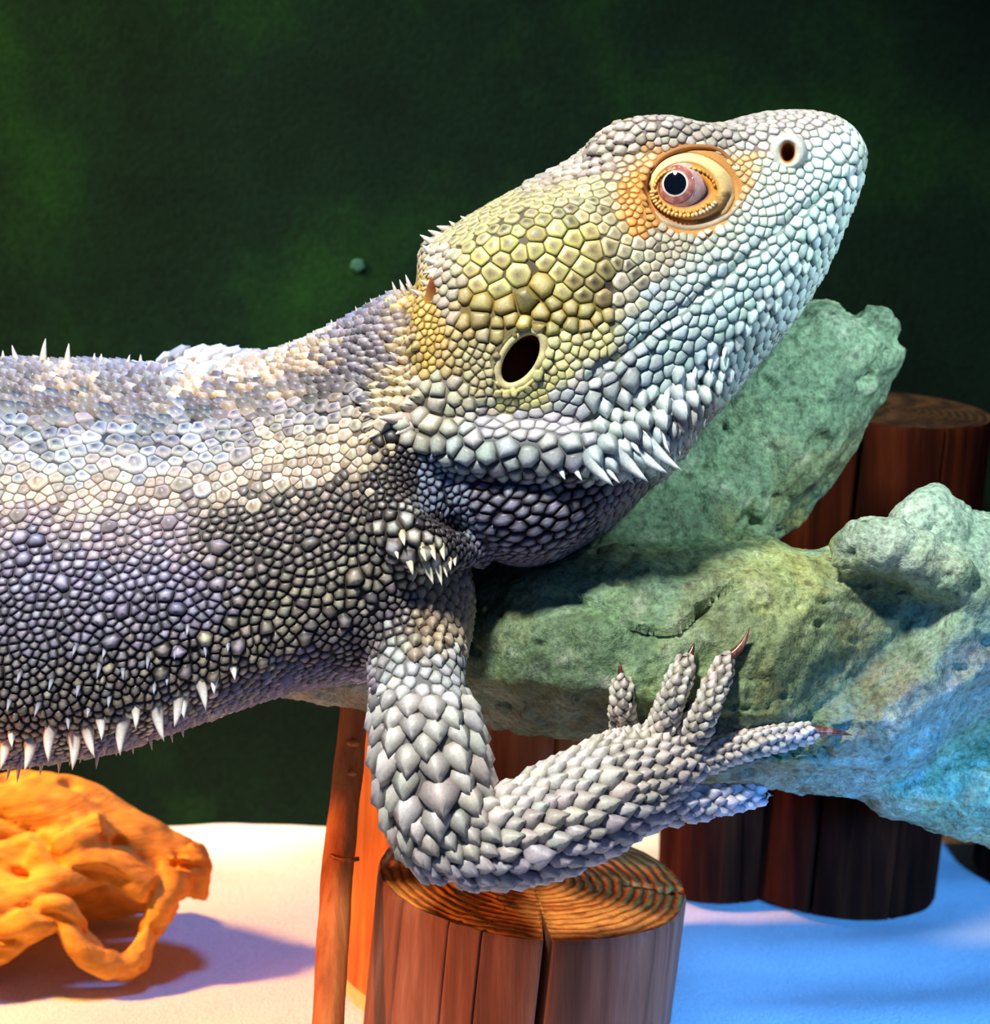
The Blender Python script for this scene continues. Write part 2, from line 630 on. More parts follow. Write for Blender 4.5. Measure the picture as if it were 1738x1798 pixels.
# thin stick tied beside the posts
sp = [(628, 1150, -180, 24), (622, 1250, -175, 26), (600, 1450, -160, 28), (588, 1600, -140, 29), (576, 1800, -120, 30), (560, 2030, -90, 31)]
v, f = tube3(sp, m=24, per=10)
nn = vnormals(v, f)
for i in range(len(v)):
    v[i] += nn[i] * 2.5 * fbm(v[i] * np.array([1, 1, 0.15]), 26, 3)
b0 = P(560, 2030, -90)
st = empty('wooden_stick', b0)
tag(st, 'thin upright wooden stick left of the log posts with a twist of wire', 'stick')
mk('stem', v, f, wood_c, st, origin=b0)
wire_m, nt, b = nodemat('rusty_wire')
t = noise_tex(nt, 1500, 3, vec=objvec(nt))
r = ramp(nt, [(0.3, '#5a2a14'), (0.7, '#a8622c')], t.outputs['Fac'])
nt.links.new(r.outputs[0], b.inputs['Base Color']); b.inputs['Roughness'].default_value = 0.5; b.inputs['Metallic'].default_value = 0.6
v, f = tube3([(630, 1508, -125, 4), (610, 1510, -118, 4.5), (590, 1506, -125, 5), (577, 1496, -140, 5), (576, 1488, -150, 4.5), (586, 1487, -150, 4)], m=8, per=6)
mk('wire_tie', v, f, wire_m, st)
for (x0, y0, x1, y1) in ((604, 1300, 634, 1306), (601, 1352, 630, 1358)):
    v, f = tube3([(x0, y0, -165, 5), ((x0 + x1) / 2, y0 + 5, -143, 6), (x1, y1, -165, 5)], m=8, per=6)
    mk('knot', v, f, wood_c, st)

# ------------------------------------------------------------------ green resin branch
PB = [(1.0, -0.35), (0.92, 0.25), (0.62, 0.62), (0.15, 0.92), (-0.42, 1.0), (-0.78, 0.62), (-1.0, 0.1), (-0.9, -0.5), (-0.3, -0.95), (0.5, -0.9)]
PA = [(1.0, -0.2), (0.8, 0.6), (0.3, 0.95), (-0.45, 0.95), (-0.8, 0.55), (-1.0, -0.1), (-0.7, -0.8), (0.1, -1.0), (0.7, -0.8)]
br = []
br.append(loft([
    (1450, 528, 1604, 612, -345, 60, 0), (1405, 540, 1600, 626, -340, 100, 0), (1352, 580, 1560, 695, -335, 125, 0), (1270, 640, 1500, 795, -320, 145, 0),
    (1170, 720, 1425, 895, -300, 155, 0), (1060, 820, 1330, 985, -270, 165, 0), (960, 900, 1240, 1090, -230, 175, 0), (830, 980, 1150, 1230, -200, 170, 0)], PA, per=5))
br.append(ball(1545, 570, -330, 52, 42, 62))
br.append(ball(1432, 560, -330, 40, 34, 60))
br.append(loft([(470, 1200, 470, 1216, -150, 20, 0), (540, 1160, 540, 1232, -150, 90, 0), (680, 1090, 680, 1246, -150, 150, 0), (830, 990, 830, 1276, -120, 185, 0), (960, 960, 950, 1298, -70, 215, 0),
                (1080, 940, 1060, 1318, -40, 225, 0), (1200, 940, 1190, 1358, -30, 230, 0), (1330, 945, 1330, 1386, -30, 230, 0), (1480, 955, 1470, 1396, -40, 220, 0),
                (1560, 910, 1590, 1400, -60, 210, 0), (1650, 890, 1700, 1330, -80, 200, 0), (1740, 900, 1790, 1260, -100, 195, 0), (1850, 910, 1880, 1230, -115, 190, 0), (1980, 920, 2000, 1230, -120, 180, 0), (2120, 980, 2130, 1160, -120, 110, 0)], PB, per=4))
br.append(loft([(1360, 1270, 1350, 1384, -110, 120, 0), (1480, 1270, 1480, 1398, -120, 140, 0), (1600, 1262, 1600, 1444, -130, 150, 0), (1738, 1262, 1730, 1486, -140, 160, 0), (1860, 1270, 1850, 1500, -145, 140, 0), (1990, 1280, 1980, 1480, -145, 100, 0)], PB, per=4))
br.append(loft([(1560, 905, 1590, 1010, -30, 70, 0), (1600, 866, 1640, 1000, -40, 90, 0), (1650, 858, 1680, 1000, -60, 95, 0), (1705, 905, 1710, 1010, -80, 80, 0)], None, per=4))
br.append(tube3([(1470, 985, 60, 40), (1540, 955, 95, 52), (1620, 985, 95, 50), (1690, 1035, 75, 46), (1770, 1085, 40, 44)], m=14))
bv, bf = remesh(br, 6.0, 3)
bn = vnormals(bv, bf)
bx, by, bw = PX(bv)
for i in range(len(bv)):
    p = bv[i]
    d = 13 * fbm(p, 210, 3) + 8 * fbm(p + 900, 62, 4)
    q = np.array([p[0] * 0.6 + p[2] * 0.75, p[1] * 0.4, (p[2] * 0.6 - p[0] * 0.75) * 3.0])
    d += 8 * fbm(q, 110, 4)
    pit = fbm(p + 333, 34, 2)
    if pit > 0.33: d -= 26 * (pit - 0.33)
    bv[i] = p + bn[i] * d
# ledge that crosses the middle of the branch, drawn as a crisp step
bx, by, bw = PX(bv)
led = np.array([(985, 1040), (1030, 1055), (1075, 1075), (1110, 1100), (1160, 1112), (1200, 1098), (1240, 1060), (1290, 1020)], float)
led = catmull(led, 8)
kd = KDTree(len(led))
for i, q in enumerate(led): kd.insert((q[0], q[1], 0), i)
kd.balance()
for i in range(len(bv)):
    if bw[i] < -120 or not (940 < bx[i] < 1330 and 960 < by[i] < 1180): continue
    co, k, dd = kd.find((bx[i], by[i], 0))
    if dd < 60:
        side = led[k][1] - by[i]
        if side > 0: bv[i] += bn[i] * 12 * max(0, 1 - dd / 60)
        elif dd < 22: bv[i] -= bn[i] * 13 * (1 - dd / 22)
# dark facet falling away to the right of the ridge
ridge = catmull([(1545, 962), (1500, 972), (1452, 1022), (1400, 1090), (1350, 1180), (1305, 1290)], 10)
lowr = catmull([(1660, 1020), (1690, 1060), (1670, 1120), (1600, 1200), (1530, 1270), (1440, 1330)], 10)
bx, by, bw = PX(bv)
for i in range(len(bv)):
    x, y = bx[i], by[i]
    if bw[i] < -100 or not (1290 < x < 1720 and 1000 < y < 1330): continue
    d1 = np.hypot(ridge[:, 0] - x, ridge[:, 1] - y); k1 = int(d1.argmin())
    tg = ridge[min(k1 + 1, len(ridge) - 1)] - ridge[max(k1 - 1, 0)]
    if tg[0] * (y - ridge[k1, 1]) - tg[1] * (x - ridge[k1, 0]) > 0: continue      # left of the ridge
    d2 = np.hypot(lowr[:, 0] - x, lowr[:, 1] - y); k2 = int(d2.argmin())
    tg = lowr[min(k2 + 1, len(lowr) - 1)] - lowr[max(k2 - 1, 0)]
    if tg[0] * (y - lowr[k2, 1]) - tg[1] * (x - lowr[k2, 0]) < 0: continue
    dep = min(d1[k1] * 0.6, 105.0) * min(1.0, d2[k2] / 60.0) * min(1.0, (y - 1000) / 60.0)
    bv[i] = bv[i] + FWD * dep
mb = mat_branch()
STAIN_SHADE = [(1450, 1130, '#5e5834'), (1380, 1200, '#6e6836'), (1550, 1100, '#524e48'), (1500, 1200, '#4e4a52'), (1420, 1260, '#6a6434'), (1350, 1010, '#c9c878'), (1250, 1050, '#a8b080'), (1430, 970, '#b8b060'), (1310, 1130, '#8a8c50'),  # resin stains plus painted shade on facet and underside, painted light on crest
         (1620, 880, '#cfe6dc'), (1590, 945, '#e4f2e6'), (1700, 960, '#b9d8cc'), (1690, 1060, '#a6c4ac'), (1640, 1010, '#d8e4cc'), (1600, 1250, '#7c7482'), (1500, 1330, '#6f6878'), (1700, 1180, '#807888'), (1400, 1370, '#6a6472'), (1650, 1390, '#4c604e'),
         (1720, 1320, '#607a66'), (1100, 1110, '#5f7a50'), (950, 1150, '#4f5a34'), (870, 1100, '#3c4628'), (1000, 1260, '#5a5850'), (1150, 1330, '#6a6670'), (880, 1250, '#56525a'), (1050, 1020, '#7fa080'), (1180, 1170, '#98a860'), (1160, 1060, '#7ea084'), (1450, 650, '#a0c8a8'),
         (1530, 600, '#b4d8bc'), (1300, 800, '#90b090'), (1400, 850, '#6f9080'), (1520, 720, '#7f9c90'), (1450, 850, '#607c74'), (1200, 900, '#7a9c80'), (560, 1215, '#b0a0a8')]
sc_ = np.array([(a, b_) for a, b_, c in STAIN_SHADE], float); sk_ = np.array([srgb(c) for a, b_, c in STAIN_SHADE])
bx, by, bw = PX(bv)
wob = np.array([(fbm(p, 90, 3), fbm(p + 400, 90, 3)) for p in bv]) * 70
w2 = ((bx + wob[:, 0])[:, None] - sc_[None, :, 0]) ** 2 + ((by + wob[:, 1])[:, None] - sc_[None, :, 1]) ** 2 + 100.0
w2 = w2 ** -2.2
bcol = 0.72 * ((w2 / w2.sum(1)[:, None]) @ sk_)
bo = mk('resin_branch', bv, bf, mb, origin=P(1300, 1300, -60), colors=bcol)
tag(bo, 'green mossy forked resin branch the lizard lies on', 'branch')
BR_BVH = BVHTree.FromPolygons(bv.tolist(), bf)


def hit(bvh, x, y):
    d = FWD + (x - 869.0) / D * RGT - (y - 899.0) / D * UPV
    h = bvh.ray_cast(Vector(CAM), Vector(d / np.linalg.norm(d)))
    return h


def surf_w(bvh, x, y, default=0.0):
    h = hit(bvh, x, y)
    return default if h[0] is None else float(PX(np.array(h[0])[None])[2][0])


# ------------------------------------------------------------------ driftwood
dw = []
dw.append(tube3([(-420, 1600, -865, 60), (-250, 1540, -865, 95), (-120, 1490, -865, 105), (0, 1440, -865, 92), (110, 1430, -855, 88), (200, 1470, -845, 74), (290, 1515, -835, 66), (338, 1540, -825, 58)], m=20))
dw.append(tube3([(-200, 1640, -785, 60), (-40, 1600, -775, 62), (50, 1545, -765, 60), (120, 1490, -755, 50), (190, 1450, -765, 38)], m=18))
dw.append(tube3([(-240, 1690, -745, 60), (-60, 1610, -725, 62), (40, 1590, -725, 56), (110, 1540, -730, 48), (190, 1520, -735, 42), (265, 1560, -740, 38)], m=18))
dw.append(tube3([(318, 1510, -785, 40), (296, 1570, -745, 34), (265, 1630, -715, 24), (235, 1690, -685, 30), (200, 1712, -675, 24)], m=16))
dw.append(tube3([(-240, 1740, -695, 50), (-60, 1680, -675, 48), (30, 1640, -670, 40), (100, 1600, -670, 30), (130, 1625, -670, 30), (160, 1680, -670, 34), (205, 1706, -670, 30)], m=18))
dw.append(tube3([(330, 1500, -815, 34), (352, 1530, -795, 26), (345, 1580, -785, 24)], m=14))
dw.append(tube3([(-60, 1520, -775, 34), (30, 1500, -770, 30), (100, 1470, -770, 26), (150, 1440, -775, 20)], m=14))
dw.append(tube3([(-80, 1590, -1010, 70), (80, 1570, -1020, 74), (190, 1560, -1010, 66), (290, 1560, -980, 40)], m=18))
dv, df = remesh(dw, 7.0, 2)
dn = vnormals(dv, df)
for i in range(len(dv)):
    p = dv[i]
    q = np.array([p[0] * 0.45, p[1], p[2] * 1.3 + p[0] * 0.5])
    d = 15 * fbm(q, 110, 4)
    h = fbm(q + 500, 55, 2)
    if h > 0.25: d -= 46 * (h - 0.25)
    dv[i] = p + dn[i] * d
dv[:, 2] = np.where(dv[:, 2] < 10, 10 - 12 * (1 - np.exp((np.minimum(dv[:, 2], 10) - 10) / 30)), dv[:, 2])   # sits on the floor
do = mk('driftwood', dv, df, mat_drift(), origin=P(100, 1700, -745))
tag(do, 'gnarled orange-lit driftwood piece lying on the floor at left', 'driftwood')

# small pale speck on the backdrop
d = FWD + (628 - 869.0) / D * RGT - (466 - 899.0) / D * UPV
pc = CAM + d * ((Y_WALL - 6) / d[1])
V = []
for i in range(7):
    a = math.pi * (i + 0.5) / 7
    for j in range(12):
        b = 2 * math.pi * j / 12
        k = 1 + 0.35 * noise.noise(Vector((math.cos(b) * 2, math.sin(b) * 2, i * 0.7)))
        V.append(pc + np.array([17 * k * math.sin(a) * math.cos(b), -2.5 * math.sin(a) * math.sin(b) * k, 15 * k * math.cos(a)]))
sk = mk('lint_speck', V, grid_faces(7, 12), plain('pale_lint', '#2c5046', 0.9, 0.1), origin=pc)
tag(sk, 'tiny pale speck stuck on the dark green backdrop above the lizard\'s neck', 'speck')

# ------------------------------------------------------------------ bearded lizard: continuous body
LB = P(620, 1215, 0)
liz = empty('bearded_lizard', LB)
tag(liz, 'grey and cream spiny bearded lizard with orange-ringed eye, resting on the branch', 'lizard')

def bw_at(x, y, off, default):
    return surf_w(BR_BVH, x, y, default) + off

parts = []
# trunk (top outline, lateral edge, depth centre, half depth, shear)
parts.append(loft([(-760, 760, -760, 1150, -140, 160, -60), (-560, 700, -560, 1290, -120, 260, -110), (-300, 655, -300, 1360, -100, 300, -130), (-100, 645, -100, 1352, -90, 305, -130), (60, 642, 60, 1338, -80, 300, -130), (190, 646, 190, 1318, -70, 290, -130),
                   (300, 652, 310, 1278, -60, 275, -120), (400, 645, 420, 1240, -50, 260, -105), (490, 622, 520, 1208, -40, 250, -90), (580, 585, 610, 1195, -20, 240, -70),
                   (650, 548, 690, 1180, 0, 225, -40), (705, 515, 765, 1130, 10, 200, -20), (745, 520, 800, 1040, 15, 170, 0), (780, 560, 815, 960, 15, 130, 0)], None, m=48, per=5, e=2.15))
# chest front edge
parts.append(tube3([(760, 960, 60, 60), (768, 1060, 90, 56), (752, 1150, 110, 60)], m=20, squash=1.6))
# head
HEAD = [(742, 430, 702, 752, 20, 110, 0), (775, 412, 745, 792, 25, 190, 0), (830, 378, 830, 812, 30, 225, 0), (905, 335, 945, 826, 35, 236, 0), (1000, 287, 1065, 832, 40, 230, 0), (1072, 234, 1165, 800, 42, 212, 0),
        (1165, 204, 1258, 712, 42, 186, 0), (1250, 219, 1336, 622, 42, 158, 0), (1330, 200, 1408, 530, 42, 130, 0), (1400, 194, 1462, 430, 42, 104, 0), (1462, 202, 1494, 350, 42, 80, 0), (1500, 228, 1512, 306, 42, 52, 0), (1519, 258, 1521, 284, 42, 20, 0)]
parts.append(loft(HEAD, None, m=48, per=6, e=2.35))
# brow ridge, cheek, snout crest
parts.append(tube3([(1040, 280, 130, 26), (1100, 246, 150, 34), (1165, 238, 160, 34), (1230, 246, 150, 30), (1290, 250, 130, 26), (1350, 245, 118, 24), (1400, 240, 105, 22)], m=16))
parts.append(ball(1212, 330, 150, 88, 72, 62, rot=0.15))
parts.append(ball(945, 470, 180, 190, 110, 90, rot=0.42))
parts.append(tube3([(780, 545, 190, 30), (860, 535, 222, 34), (940, 520, 236, 34), (1020, 505, 232, 30), (1090, 480, 215, 22)], m=16))
# jaw rim, overhanging the throat
parts.append(tube3([(712, 744, 140, 34), (760, 768, 178, 44), (840, 782, 208, 50), (930, 790, 222, 50), (1020, 794, 222, 48), (1100, 776, 205, 46), (1180, 725, 175, 40), (1270, 640, 140, 30)], m=18))
parts.append(tube3([(735, 700, 170, 34), (790, 690, 200, 36), (850, 715, 222, 34)], m=16))
# throat pouch
parts.append(loft([(735, 760, 745, 850, 40, 110, 0), (790, 770, 815, 945, 45, 160, 0), (870, 780, 885, 988, 50, 178, 0), (950, 780, 950, 990, 50, 180, 0), (1030, 780, 1030, 952, 48, 168, 0), (1090, 780, 1095, 895, 45, 150, 0), (1150, 770, 1150, 838, 42, 120, 0), (1215, 720, 1210, 775, 40, 90, 0)], None, m=36, per=5, e=2.1))
# fold in front of the shoulder
parts.append(tube3([(640, 800, 150, 34), (668, 870, 195, 44), (705, 935, 225, 48), (765, 962, 215, 38), (830, 970, 150, 24), (852, 990, 120, 16)], m=18))
# neck crest fold (ochre skin fold behind the head)
parts.append(tube3([(762, 488, 150, 20), (752, 540, 178, 26), (748, 600, 190, 28), (756, 660, 190, 26)], m=16))
# near arm
HW = 60
parts.append(tube3([(725, 1060, 120, 80), (732, 1150, 165, 80), (735, 1220, 205, 77), (751, 1300, 240, 86), (766, 1390, 262, 84), (778, 1455, 272, 79), (795, 1496, 272, 66), (806, 1515, 268, 50)], m=24, squash=0.85))
hw = bw_at(1120, 1250, 0, 150)
wrist = max(170.0, hw + 20)
parts.append(tube3([(790, 1496, 272, 66), (860, 1472, 270, 72), (930, 1458, 255, 78), (1000, 1425, 240, 84), (1060, 1394, 225, 82), (1115, 1362, 210, 78), (1170, 1338, 195, 60), (1215, 1325, 185, 40)], m=24, squash=0.8))
FING = {}
def finger(name, pts):
    q = []
    for (x, y, r, off) in pts:
        sm = sorted(bw_at(x + a, y + b, 0, 150) for a in (-24, 0, 24) for b in (-24, 0, 24))
        q.append((x, y, np.mean(sm[3:]) * 0.85 + 0.15 * 170 + r + off, r))
    FING[name] = q
    parts.append(tube3(q, m=16, per=8))
finger('a', [(1120, 1335, 32, 20), (1098, 1282, 20, 14), (1092, 1240, 16, 12), (1093, 1208, 14, 8), (1092, 1192, 12, 4)])
finger('b', [(1150, 1325, 34, 22), (1165, 1270, 22, 18), (1182, 1220, 18, 16), (1198, 1175, 17, 10), (1206, 1154, 12, 4)])
finger('c', [(1190, 1325, 32, 22), (1230, 1262, 20, 20), (1252, 1215, 17, 20), (1269, 1172, 15, 12), (1277, 1150, 12, 4)])
finger('d', [(1190, 1340, 34, 20), (1260, 1322, 23, 22), (1330, 1304, 19, 22), (1395, 1291, 16, 14), (1430, 1286, 12, 6)])
parts.append(tube3([(1110, 1395, 200, 44), (1180, 1408, 190, 30), (1240, 1408, 165, 22), (1300, 1400, 140, 18), (1342, 1394, 120, 10)], m=16, per=8))
# far arm behind the back
parts.append(tube3([(520, 720, -260, 70), (430, 690, -330, 70), (360, 675, -345, 62), (300, 690, -330, 56), (300, 780, -320, 50)], m=18))

bodyv, bodyf = remesh(parts, 5.0, 3)
print('body verts', len(bodyv))

# ---- soften the joins of head, neck and shoulder
def laplace(V, F, wgt, it):
    Q = np.array([f if len(f) == 4 else (f[0], f[1], f[2], f[0]) for f in F])
    E = np.concatenate([Q[:, [0, 1]], Q[:, [1, 2]], Q[:, [2, 3]], Q[:, [3, 0]]])
    E = E[E[:, 0] != E[:, 1]]
    deg = np.bincount(E.ravel(), minlength=len(V))[:, None]
    for k in range(it):
        A = np.zeros_like(V)
        for c in range(3):
            A[:, c] = np.bincount(E[:, 0], V[E[:, 1], c], len(V)) + np.bincount(E[:, 1], V[E[:, 0], c], len(V))
        V = V + wgt[:, None] * (A / np.maximum(deg, 1) - V)
    return V

X, Y, W = PX(bodyv)
inb = np.ones(len(X)); inb[(Y > 1180) & (X > 880)] = 0.0
inb[(Y > 1130) & (X > 640)] *= 0.5
bodyv = laplace(bodyv, bodyf, 0.6 * inb, 26)

# ---- carved features: ear, eye socket, nostril seat, mouth line
nrm = vnormals(bodyv, bodyf)
X, Y, W = PX(bodyv)
facing = -(nrm @ FWD)

def ell(x, y, cx, cy, a, b, ang):
    c, s = math.cos(ang), math.sin(ang)
    u = (x - cx) * c + (y - cy) * s
    v = -(x - cx) * s + (y - cy) * c
    return np.sqrt((u / a) ** 2 + (v / b) ** 2)

def sstep(a, b, t):
    t = np.clip((t - a) / (b - a), 0, 1)
    return t * t * (3 - 2 * t)

EAR = (914, 630, 59, 36, -0.98)
EYE = (1210, 338, 78, 66, 0.18)
front = facing > 0.1
q = ell(X, Y, *EAR)
dep = np.where(front & (W > 60), 80 * (1 - sstep(0.72, 1.04, q)), 0)
dep -= np.where(front & (W > 60), 7 * np.exp(-((q - 1.18) / 0.12) ** 2), 0)
mouth = catmull([(1492, 308), (1430, 352), (1362, 405), (1262, 492), (1187, 550), (1120, 600), (1069, 636), (1035, 664)], 12)
mk_d = np.full(len(X), 1e9)
sel = np.where(front & (W > 40) & (X > 1000))[0]
if len(sel):
    dd = np.sqrt((X[sel, None] - mouth[None, :, 0]) ** 2 + (Y[sel, None] - mouth[None, :, 1]) ** 2)
    mk_d[sel] = dd.min(1)
dep += 9 * np.exp(-(mk_d / 7.0) ** 2)
q = ell(X, Y, *EYE)
dep += np.where(front & (W > 60), 28 * (1 - sstep(0.86, 1.10, q)), 0)
q = ell(X, Y, 1383, 268, 30, 28, 0)
dep += np.where(front & (W > 60), 8 * (1 - sstep(0.4, 1.0, q)) + 34 * (1 - sstep(0.25, 0.6, q)), 0)
bodyv = bodyv - nrm * 0 + FWD[None] * dep[:, None]
nrm = vnormals(bodyv, bodyf)
BVH = BVHTree.FromPolygons(bodyv.tolist(), bodyf)

# ------------------------------------------------------------------ scales: fields over the body
# control points: x, y, size, flow x, flow y, height, tip, peak, rim colour, centre colour
CP = []
def cp(x, y, size, fx, fy, h, tip, peak, rim, cen):
    n = math.hypot(fx, fy)
    CP.append([x, y, size, fx / n, fy / n, h, tip, peak, *srgb(rim), *srgb(cen)])

# trunk: spiny dorsal band
for x, y in ((-400, 690), (-100, 665), (40, 662), (150, 664), (260, 668)):
    cp(x, y, 17, -1, -0.5, .45, .5, .5, '#6d6668', '#958c8a')
for x, y in ((340, 672), (430, 668), (500, 640), (560, 612), (120, 680)):
    cp(x, y, 16, -1, -0.4, .40, .5, .4, '#c4a27e', '#d9c2a4')
for x, y in ((620, 575), (670, 560), (690, 600), (610, 630), (660, 640)):
    cp(x, y, 17, -1, -0.2, .40, .5, .4, '#5f5860', '#8f868c')
for x, y in ((560, 660), (470, 690), (380, 710), (250, 705), (100, 705), (-100, 700), (-400, 730)):
    cp(x, y, 19, -1, -0.1, .32, .45, .25, '#8d8078', '#6f6a72')
# trunk: pale upper flank with dark-centred keels
for x, y in ((-300, 780), (-60, 770), (40, 760), (130, 765), (230, 770), (330, 765)):
    cp(x, y, 26, -1, 0.15, .26, .20, .22, '#c6c8cc', '#2f3b56')
for x, y in ((420, 745), (500, 720), (580, 715), (620, 690)):
    cp(x, y, 22, -1, 0.1, .28, .22, .25, '#c4bab4', '#4c4e5c')
for x, y in ((-300, 830), (-60, 820), (60, 812), (170, 815), (280, 815), (380, 800)):
    cp(x, y, 23, -1, 0.15, .22, .12, .15, '#d8d3cc', '#6f778a')
for x, y in ((470, 775), (540, 770), (600, 760), (640, 745)):
    cp(x, y, 19, -1, 0.2, .25, .15, .15, '#e8dac0', '#9c8570')
# trunk: cream band
for x, y in ((-300, 880), (-60, 872), (60, 868), (170, 868), (280, 862), (390, 850), (480, 830), (570, 815), (620, 800)):
    cp(x, y, 16.5, -1, 0.15, .24, 0, .1, '#f2e0ca', '#c29e84')
# trunk: purple-grey lower flank
for x, y in ((-300, 930), (-60, 925), (60, 922), (180, 925), (290, 925)):
    cp(x, y, 15.5, -1, 0.25, .28, 0, .1, '#a3929a', '#b7a5a6')
for x, y in ((400, 910), (480, 895), (550, 880), (600, 880), (560, 940), (470, 950), (390, 970)):
    cp(x, y, 15.5, -1, 0.3, .3, 0, .12, '#544b48', '#8f847c')
for x, y in ((-300, 1010), (-60, 1000), (60, 1000), (170, 1010), (280, 1020), (360, 1040)):
    cp(x, y, 16, -1, 0.3, .3, 0, .12, '#625c70', '#a39db4')
for x, y in ((-300, 1110), (-60, 1100), (60, 1100), (170, 1110), (280, 1110), (370, 1110)):
    cp(x, y, 15, -1, 0.3, .32, 0, .12, '#4f4a57', '#9c96a6')
for x, y in ((-300, 1210), (-60, 1200), (60, 1210), (160, 1205), (250, 1180), (330, 1160)):
    cp(x, y, 14, -0.8, 0.5, .36, 0, .15, '#3e3838', '#a39b94')
for x, y in ((-60, 1275), (40, 1272), (110, 1265), (180, 1250), (240, 1232), (300, 1212), (350, 1190), (400, 1172), (450, 1130)):
    cp(x, y, 15, -0.3, 1, .4, 0, .2, '#6d6256', '#c9bda4')
# shoulder region
for x, y in ((480, 1040), (560, 1000), (640, 960), (440, 1090)):
    cp(x, y, 15.5, -1, 0.5, .36, 0, .12, '#48423e', '#a0978b')
for x, y in ((520, 1080), (590, 1050), (650, 1020), (700, 1010)):
    cp(x, y, 18, -1, 0.6, .38, 0, .12, '#6a6152', '#b9b29c')
for x, y in ((560, 1130), (640, 1090), (700, 1070), (620, 1150)):
    cp(x, y, 14, -0.8, 0.7, .34, 0, .1, '#504a4c', '#98908d')
for x, y in ((770, 1050), (760, 1120), (800, 1080)):
    cp(x, y, 17, -0.2, 1, .3, .35, .2, '#8f7c63', '#b8a78c')
# underside of the trunk
for x, y in ((-300, 1330), (60, 1320), (200, 1300), (320, 1260), (420, 1220), (500, 1195), (580, 1180), (640, 1190)):
    cp(x, y, 13, -1, 0.3, .28, .35, .2, '#6f6372', '#938699')
# shoulder fold
for x, y in ((660, 830), (690, 870), (650, 880)):
    cp(x, y, 13, -0.3, 1, .32, 0, .1, '#2e2626', '#6a625c')
for x, y in ((700, 800), (715, 840), (770, 920), (800, 940)):
    cp(x, y, 11, 0, 1, .3, 0, .1, '#241e20', '#544c50')
for x, y in ((690, 920), (720, 950), (750, 965)):
    cp(x, y, 24, 0.1, 1, .3, .15, .2, '#6a625a', '#ebe7da')
cp(640, 820, 17, -1, 0.4, .28, 0, .1, '#d9c7a6', '#c0a685')
cp(650, 780, 17, -1, 0.4, .28, 0, .1, '#e0cda8', '#c9ae88')
# throat pouch
for x, y in ((760, 830), (790, 880), (770, 860), (820, 920)):
    cp(x, y, 14, -0.9, 0.6, .3, .05, .1, '#5f6478', '#b4c4d8')
for x, y in ((860, 850), (950, 850), (1040, 860), (1000, 845)):
    cp(x, y, 18, -0.9, 0.35, .32, .12, .1, '#3a2f3a', '#7d7082')
for x, y in ((860, 900), (930, 910), (1000, 920), (900, 940), (970, 950)):
    cp(x, y, 21, -0.9, 0.35, .34, .15, .1, '#3d3744', '#a6a6bc')
for x, y in ((1060, 890), (1110, 860), (1080, 900)):
    cp(x, y, 15, -0.6, 0.8, .3, .25, .1, '#4a424c', '#9a8f98')
for x, y in ((880, 982), (940, 988), (1010, 965)):
    cp(x, y, 11, -0.9, 0.3, .26, .1, .1, '#6f6478', '#968ba0')
# beard rim
for x, y in ((700, 740), (740, 760)):
    cp(x, y, 32, -1, 0.3, .36, .1, .2, '#a59c8c', '#d6d3c4')
for x, y in ((800, 780), (860, 795), (930, 800), (1000, 805)):
    cp(x, y, 33, -0.3, 1, .30, 0, .12, '#9aa39f', '#dfe9e4')
for x, y in ((1060, 800), (1110, 790)):
    cp(x, y, 28, 0.7, 1, .36, .35, .3, '#98a6a6', '#e3f1ee')
for x, y in ((880, 830), (960, 838), (1040, 838)):
    cp(x, y, 24, 0, 1, .3, .2, .1, '#7d7f80', '#cfd8d4')
for x, y in ((1140, 750), (1180, 720), (1220, 680)):
    cp(x, y, 26, 0.1, 1, .42, .55, .3, '#6a7278', '#dff0ee')
for x, y in ((1200, 760), (1240, 720)):
    cp(x, y, 16, 0.0, 1, .3, .6, .2, '#8f8a86', '#b5b2ae')
# cheek above the beard
for x, y in ((860, 745), (930, 750), (1000, 740)):
    cp(x, y, 20, -1, 0.25, .2, .1, 0, '#b9b3bb', '#dcdce0')
for x, y in ((1050, 720), (1100, 690)):
    cp(x, y, 28, 0.2, 1, .34, .25, .2, '#98a19f', '#e2efec')
for x, y in ((1000, 690), (1060, 660)):
    cp(x, y, 20, -1, 0.6, .2, .1, 0, '#c4cac8', '#e3ebe8')
for x, y in ((850, 705), (800, 720)):
    cp(x, y, 17, -1, 0.2, .22, 0, 0, '#b9b29a', '#ded6bc')
for x, y in ((780, 690), (770, 720)):
    cp(x, y, 27, -1, 0.1, .3, 0, .1, '#bdb7a0', '#dfdac8')
# lower jaw
for x, y in ((1150, 650), (1210, 610), (1270, 560), (1330, 500), (1390, 430), (1440, 370)):
    cp(x, y, 20, -0.75, 0.65, .22, .12, 0, '#b9d3d0', '#e4f6f4')
for x, y in ((1240, 640), (1300, 590), (1360, 520), (1410, 460), (1455, 400), (1490, 330)):
    cp(x, y, 21, -0.4, 0.9, .26, .3, .05, '#8fa9ab', '#dff3f2')
for x, y in ((1290, 660), (1350, 600)):
    cp(x, y, 17, -0.3, 1, .3, .5, .1, '#8a9aa0', '#cfe2e4')
